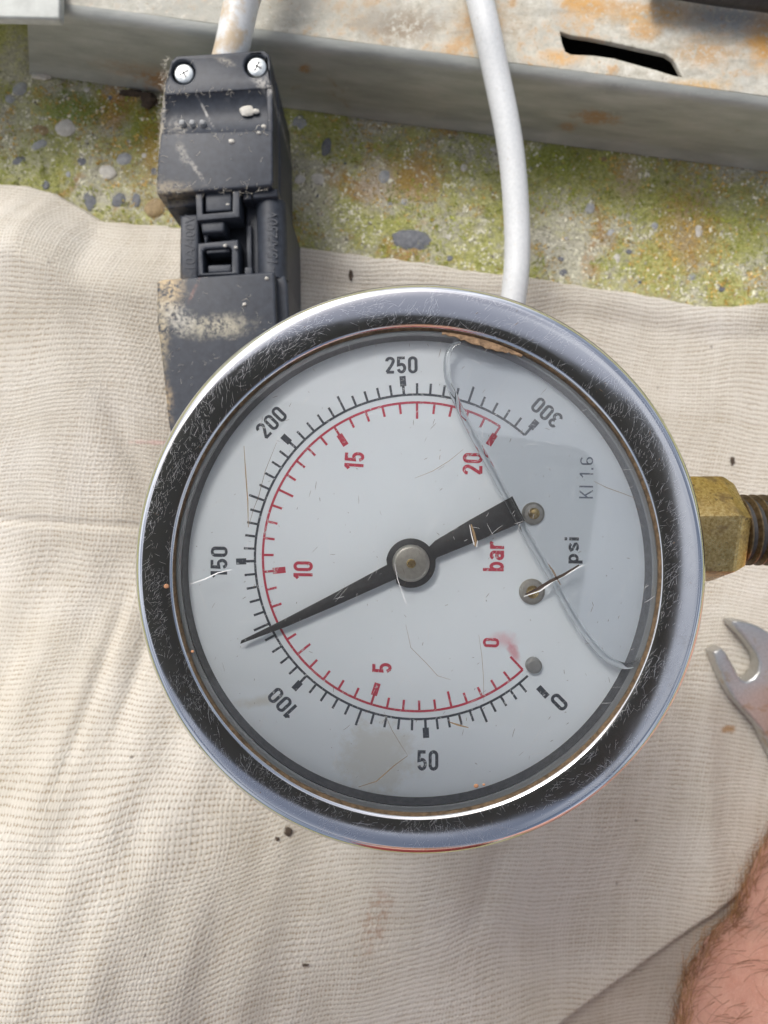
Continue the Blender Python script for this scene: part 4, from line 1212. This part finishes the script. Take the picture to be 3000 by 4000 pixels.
    for i in range(26):
        t = 1 - i / 25
        a = R(84 - 20 * t)
        crust.append((cin[0] + 29.15 * math.cos(a), cin[1] + 29.15 * math.sin(a)))
    obj('rust_crust', prism('rust_crust', [crust], 84.0, 84.3, m_simple('rusty crust', (0.26, 0.17, 0.10), .9, 0, .6, 1.4, 1.0, .3), 0.05, 1), GAU)
    # brass socket: hexagon, collar, thread
    sd = 100.0
    yc = P(0, 2070, sd).y; zc = H - sd
    hexR = 216 * sd / F
    def ring(x, r, rot=R(15)):
        out = []
        for k in range(6):
            a = rot + k * math.pi / 3          # from up, towards the near side of the picture
            out.append(Vector((x, yc - r * math.sin(a - R(30)), zc + r * math.cos(a - R(30)))))
        return out
    bm = bmesh.new()
    rows = [ring(30, hexR), ring(46.6, hexR), ring(48.6, hexR * .84)]
    vv = [[bm.verts.new(v) for v in r] for r in rows]
    for a, b in zip(vv, vv[1:]):
        for k in range(6):
            bm.faces.new((a[k], a[(k + 1) % 6], b[(k + 1) % 6], b[k]))
    bm.faces.new(vv[0][::-1]); bm.faces.new(vv[-1])
    ed = [e for e in bm.edges if e.calc_length() > 5]
    bmesh.ops.bevel(bm, geom=ed, offset=0.35, segments=2, profile=.6, affect='EDGES')
    obj('brass_hexagon', from_bm(bm, 'brass_hexagon', M['brass'], 25), GAU, label='tarnished brass hexagon of the gauge stem')
    # thread, helical
    vs, fs = [], []
    pr = [(0, 4.35), (.3, 4.4), (.62, 5.0), (.82, 5.0), (1.15, 4.4)]
    pitch = 1.34; seg = 48; turns = 12
    for i in range(seg * turns + 1):
        a = 2 * math.pi * i / seg
        for dx, r in pr:
            vs.append((47.4 + pitch * i / seg + dx, yc - r * math.sin(a), zc + r * math.cos(a)))
    n = len(pr)
    for i in range(seg * turns):
        for k in range(n - 1):
            fs.append((i * n + k, i * n + k + 1, (i + 1) * n + k + 1, (i + 1) * n + k))
    obj('thread', mesh('thread', vs, fs, m_simple('dark brass thread', (0.16, 0.115, 0.065), .38, .85, .5, 1.5), 40), GAU, label='dark threaded end of the brass stem')
    core = [(46, yc, zc), (58, yc, zc), (66, yc, zc)]
    obj('stem_core', tube('stem_core', core, 4.42, M['rubber'], 32), GAU)
    hp = [(62, yc, zc), (72, yc, zc), (88, yc + 2, zc - 6), (101, yc + 8, zc - 28), (108, yc + 16, 28), (118, yc + 26, 10), (140, yc + 34, 8.5), (170, yc + 30, 8.5)]
    obj('hose', tube('hose', hp, 6.2, M['rubber'], 24), GAU)
RUST = m_simple('orange rust', (0.42, 0.21, 0.11), .8, 0, .4, 1.0)
gauge()

# ------------------------------------------------------------------ spanner
def spanner():
    d = 163.5
    top = [(2786, 2546), (2800, 2590), (2818, 2629), (2838, 2679), (2870, 2732), (2914, 2782), (2944, 2814), (2973, 2850), (3000, 2905), (3040, 2990), (3120, 3160), (3260, 3460), (3340, 3425), (3200, 3120), (3120, 2950), (3090, 2850), (3094, 2760), (3100, 2680), (3090, 2590),
           (3060, 2525), (3020, 2480), (2973, 2450), (2935, 2434), (2892, 2424), (2856, 2424), (2862, 2440), (2898, 2478), (2932, 2520), (2958, 2558), (2968, 2590), (2962, 2625), (2944, 2648), (2918, 2662), (2898, 2656), (2884, 2634), (2866, 2600), (2840, 2556), (2820, 2532)]
    zt = H - d
    p = P(2990, 2700, 168)
    me = prism('spanner', [pxpoly(top, d)], zt - 4.6, zt, M['steel'], 0.7, 3)
    sp = obj('spanner', me, None, 'steel open-ended spanner with rust spots lying on the cloth at the right edge', 'spanner', org=(p.x, p.y, 1.5))
spanner()

# ------------------------------------------------------------------ forearm
def forearm():
    d = 141
    ax = [Vector((150, -650, 400)), Vector((215, -500, 200)), Vector((150, -260, 75)), P(3560, 4700, 130), P(3540, 4200, 135), P(3550, 3820, 139), P(3625, 3560, 141), P(3810, 3340, 141), P(4100, 3200, 140), P(4600, 3060, 138)]
    rad = [55, 50, 44, 37, 33.0, 30.5, 28.5, 27.5, 28, 29]
    me = tube('person', ax, rad, M['skin'], 96, 80, True, 22)
    for v in me.vertices:
        q = v.co
        k = 1.0 * mnoise.noise(q * .05) + .35 * mnoise.noise(q * .16)
        v.co = q + v.normal * k
        v.co.z = max(v.co.z, 0.6 + 0.12 * (v.co.z))
    me.update()
    # the rest of the person who leans over the work: trunk, neck and head, outside the picture
    bm = bmesh.new(); bm.from_mesh(me)
    body = tube('body', [(60, -720, 20), (50, -715, 160), (45, -690, 320), (40, -650, 450), (30, -600, 530), (24, -570, 580), (18, -545, 630), (14, -520, 690), (12, -510, 750)], [120, 150, 160, 150, 80, 58, 78, 95, 40], M['skin'], 40, 80, True, 6)
    bm.from_mesh(body); bpy.data.meshes.remove(body)
    bm.to_mesh(me); bm.free()
    pr = obj('person', me, None, "bare pink forearm with reddish hair at the lower right corner", 'person', org=(120, -130, 2))
    sh = tube('shirt', [(60, -722, 15), (50, -717, 158), (45, -692, 320), (42, -664, 430), (36, -628, 492)], [128, 157, 167, 160, 95], m_simple('dark red shirt', (0.22, 0.035, 0.035), .9, 0, .25, .05), 40, 80, True, 6)
    obj('shirt', sh, pr)
    # hair: real strands on the side that shows
    rnd = random.Random(21)
    org = Vector((120, -130, 2))
    tris = []
    for pol in me.polygons:
        if len(pol.vertices) != 4: continue
        cen = pol.center / MM + org
        dd = H - cen.z
        px, py = cen.x * F / dd + 1500, 2000 - cen.y * F / dd
        if 2550 < px < 3120 and 3050 < py < 4150 and pol.normal.dot((Vector((0, 0, H)) - cen).normalized()) > -0.12:
            tris.append((cen, pol.normal.copy(), pol.normal.dot((Vector((0, 0, H)) - cen).normalized()), py, [me.vertices[i].co / MM + org for i in pol.vertices]))
    def strands(count, lmin, lmax, rw, side, mat, name):
        vs, fs = [], []
        pool = [t for t in tris if (t[2] < 0.33) == side]
        pick = rnd.choices(pool, weights=[(t[4][0] - t[4][2]).cross(t[4][1] - t[4][3]).length for t in pool], k=count)
        for _ in range(count):
            cen, nrm, px, py, q = pick[_]
            u, w = rnd.random(), rnd.random()
            p = (q[0] * (1 - u) + q[1] * u) * (1 - w) + (q[3] * (1 - u) + q[2] * u) * w
            L = rnd.uniform(lmin, lmax)
            # grows across the arm, lying close to the skin
            t1 = Vector((-0.85, -0.25, -0.25)) if not side else Vector((-0.35, 0.75, 0.1))
            t1 += Vector((rnd.gauss(0, .35), rnd.gauss(0, .45), rnd.gauss(0, .2)))
            t1 = (t1 - nrm * t1.dot(nrm)).normalized()
            dirv = (t1 + nrm * rnd.uniform(.15, .6)).normalized()
            curl = nrm.cross(t1) * rnd.gauss(0, .5) - nrm * rnd.uniform(.2, .9)
            n = len(vs)
            S = 7
            for i in range(S + 1):
                f = i / S
                r = rw * (1 - .7 * f)
                a = dirv.orthogonal().normalized(); b = dirv.cross(a)
                for k in range(3):
                    an = k * 2.0944
                    vs.append(p + (a * math.cos(an) + b * math.sin(an)) * r)
                p = p + dirv * (L / S)
                dirv = (dirv + curl * (1.2 / S) + Vector((rnd.gauss(0, .1), rnd.gauss(0, .1), rnd.gauss(0, .06)))).normalized()
            for i in range(S):
                for k in range(3):
                    k2 = (k + 1) % 3
                    fs.append((n + i * 3 + k, n + i * 3 + k2, n + (i + 1) * 3 + k2, n + (i + 1) * 3 + k))
        obj(name, mesh(name, vs, fs, mat, 180), pr, kind='stuff')
    strands(260, 4, 9, .045, False, M['hair'], 'arm_hair')
    strands(800, 3, 9, .045, True, M['hair2'], 'edge_hair')
    strands(800, 3, 9, .05, True, M['hair'], 'edge_hair')
forearm()

# ------------------------------------------------------------------ lint and dust fibres
def fibres(name, seeds, rnd, mat, parent):
    vs, fs = [], []
    for (p, L, r, lift) in seeds:
        p = Vector(p)
        a = rnd.uniform(0, 6.283)
        d = Vector((math.cos(a), math.sin(a), lift)).normalized()
        n = len(vs); S = 5; turn = rnd.gauss(0, .45)
        for i in range(S + 1):
            q = d.orthogonal().normalized(); b = d.cross(q)
            for k in range(3):
                vs.append(p + (q * math.cos(k * 2.0944) + b * math.sin(k * 2.0944)) * r)
            p = p + d * (L / S)
            d = (Matrix.Rotation(turn + rnd.gauss(0, .25), 3, 'Z') @ d); d.z *= .5
        for i in range(S):
            for k in range(3):
                k2 = (k + 1) % 3
                fs.append((n + i * 3 + k, n + i * 3 + k2, n + (i + 1) * 3 + k2, n + (i + 1) * 3 + k))
    obj(name, mesh(name, vs, fs, mat, 180), parent, kind='stuff')
def all_fibres():
    rnd = random.Random(31)
    sd = []
    for _ in range(260):      # along the dusty left edge and in the hollow of the connector
        y = rnd.uniform(225, 770); x = 650 - (y - 225) * .07 + rnd.gauss(0, 4)
        q = P(x, y, CD + rnd.uniform(-.1, 1.5)); sd.append((q, rnd.uniform(.4, 1.6), .028, .1))
    for _ in range(130):
        x, y = rnd.uniform(640, 1060), rnd.choice((rnd.uniform(220, 750), rnd.gauss(515, 12), rnd.gauss(360, 10), rnd.gauss(745, 8)))
        sd.append((P(x, y, CD - .05), rnd.uniform(.3, 1.5), .024, .05))
    for _ in range(60):
        x, y = rnd.uniform(625, 1070), rnd.uniform(1085, 1500)
        sd.append((P(x, y, CD - .05), rnd.uniform(.3, 1.3), .022, .05))
    fibres('dust_fibres', sd, rnd, m_simple('pale dust', (0.62, 0.58, 0.50), .9, 0, .3, .5), CON)
    sd = []
    for _ in range(700):      # lint standing off the cloth
        x, y = rnd.uniform(-92, 95), rnd.uniform(-135, 62)
        if y > edge_y(x) - 1: continue
        sd.append(((x, y, cz(x, y) + .12), rnd.uniform(.6, 2.6), .022, .25))
    fibres('cloth_lint', sd, rnd, m_simple('cotton lint', (0.66, 0.62, 0.55), .9, 0, .2, .5), SHEET)
all_fibres()

# ------------------------------------------------------------------ bits of dirt
def crumbs():
    rnd = random.Random(9)
    items = [(1125, 3252, 13, 20, 'dirt_crumb', 'black dirt crumb on the cloth just below the bezel at lower left'),
             (1082, 3280, 9, 8, 'dirt_crumb', 'small brown dirt crumb on the cloth beside the black crumb'),
             (1190, 3770, 16, 6, 'dirt_crumb', 'dark flat crumb on the cloth near the bottom edge, left of the brown stain'),
             (1370, 1075, 8, 20, 'plant_seed', 'tiny dark seed standing on the cloth between connector and bezel'),
             (2860, 1800, 9, 15, 'dirt_crumb', 'dark crumb on the pale cloth above the brass hexagon'),
             (585, 395, 34, 30, 'soil_clump', 'dark brown soil clump against the connector below the rail'),
             (520, 365, 44, 14, 'soil_clump', 'long brown soil clump along the foot of the rail'),
             (165, 300, 36, 16, 'stone_chip', 'pale grey stone chip under the left end of the rail')]
    for (x, y, rx, ry, nm, lab) in items:
        d0 = 168
        for _ in range(4):
            p = P(x, y, d0)
            on_cloth = p.y < edge_y(p.x)
            z = cz(p.x, p.y) if on_cloth else -1.2
            d0 = H - z
        s = d0 / F
        bm = bmesh.new(); bmesh.ops.create_icosphere(bm, subdivisions=3, radius=1)
        for v in bm.verts:
            k = 1 + .55 * mnoise.noise(v.co * 1.8 + Vector((x, y, 0)))
            v.co = Vector((p.x + v.co.x * k * rx * s, p.y + v.co.y * k * ry * s, z + .25 * min(rx, ry) * s + v.co.z * k * min(rx, ry) * s * .6))
        obj(nm, from_bm(bm, nm, M['stone3' if nm == 'stone_chip' else 'dirt'], 60), None, lab, 'stone' if nm == 'stone_chip' else ('seed' if nm == 'plant_seed' else 'dirt'), org=(p.x, p.y, z))
crumbs()

# ------------------------------------------------------------------ the phone taking the picture (mirrored in bezel and window)
def phone():
    cx, cy, w, h, ang = -24, -9, 152, 74, R(-9)
    def T(x, y):
        return (cx + x * math.cos(ang) - y * math.sin(ang), cy + x * math.sin(ang) + y * math.cos(ang))
    pts = []
    r = 9
    for (sx, sy, a0) in ((1, 1, 0), (-1, 1, 90), (-1, -1, 180), (1, -1, 270)):
        for i in range(9):
            a = R(a0 + 90 * i / 8)
            pts.append(T(sx * (w / 2 - r) + r * math.cos(a), sy * (h / 2 - r) + r * math.sin(a)))
    z0 = H + 9
    ph = root('phone', (cx, cy, z0), 'black phone held above the gauge, mirrored in its bezel and window', 'phone')
    obj('phone_body', prism('phone_body', [pts], z0, z0 + 8.5, M['phone'], 2.0, 3), ph)
phone()
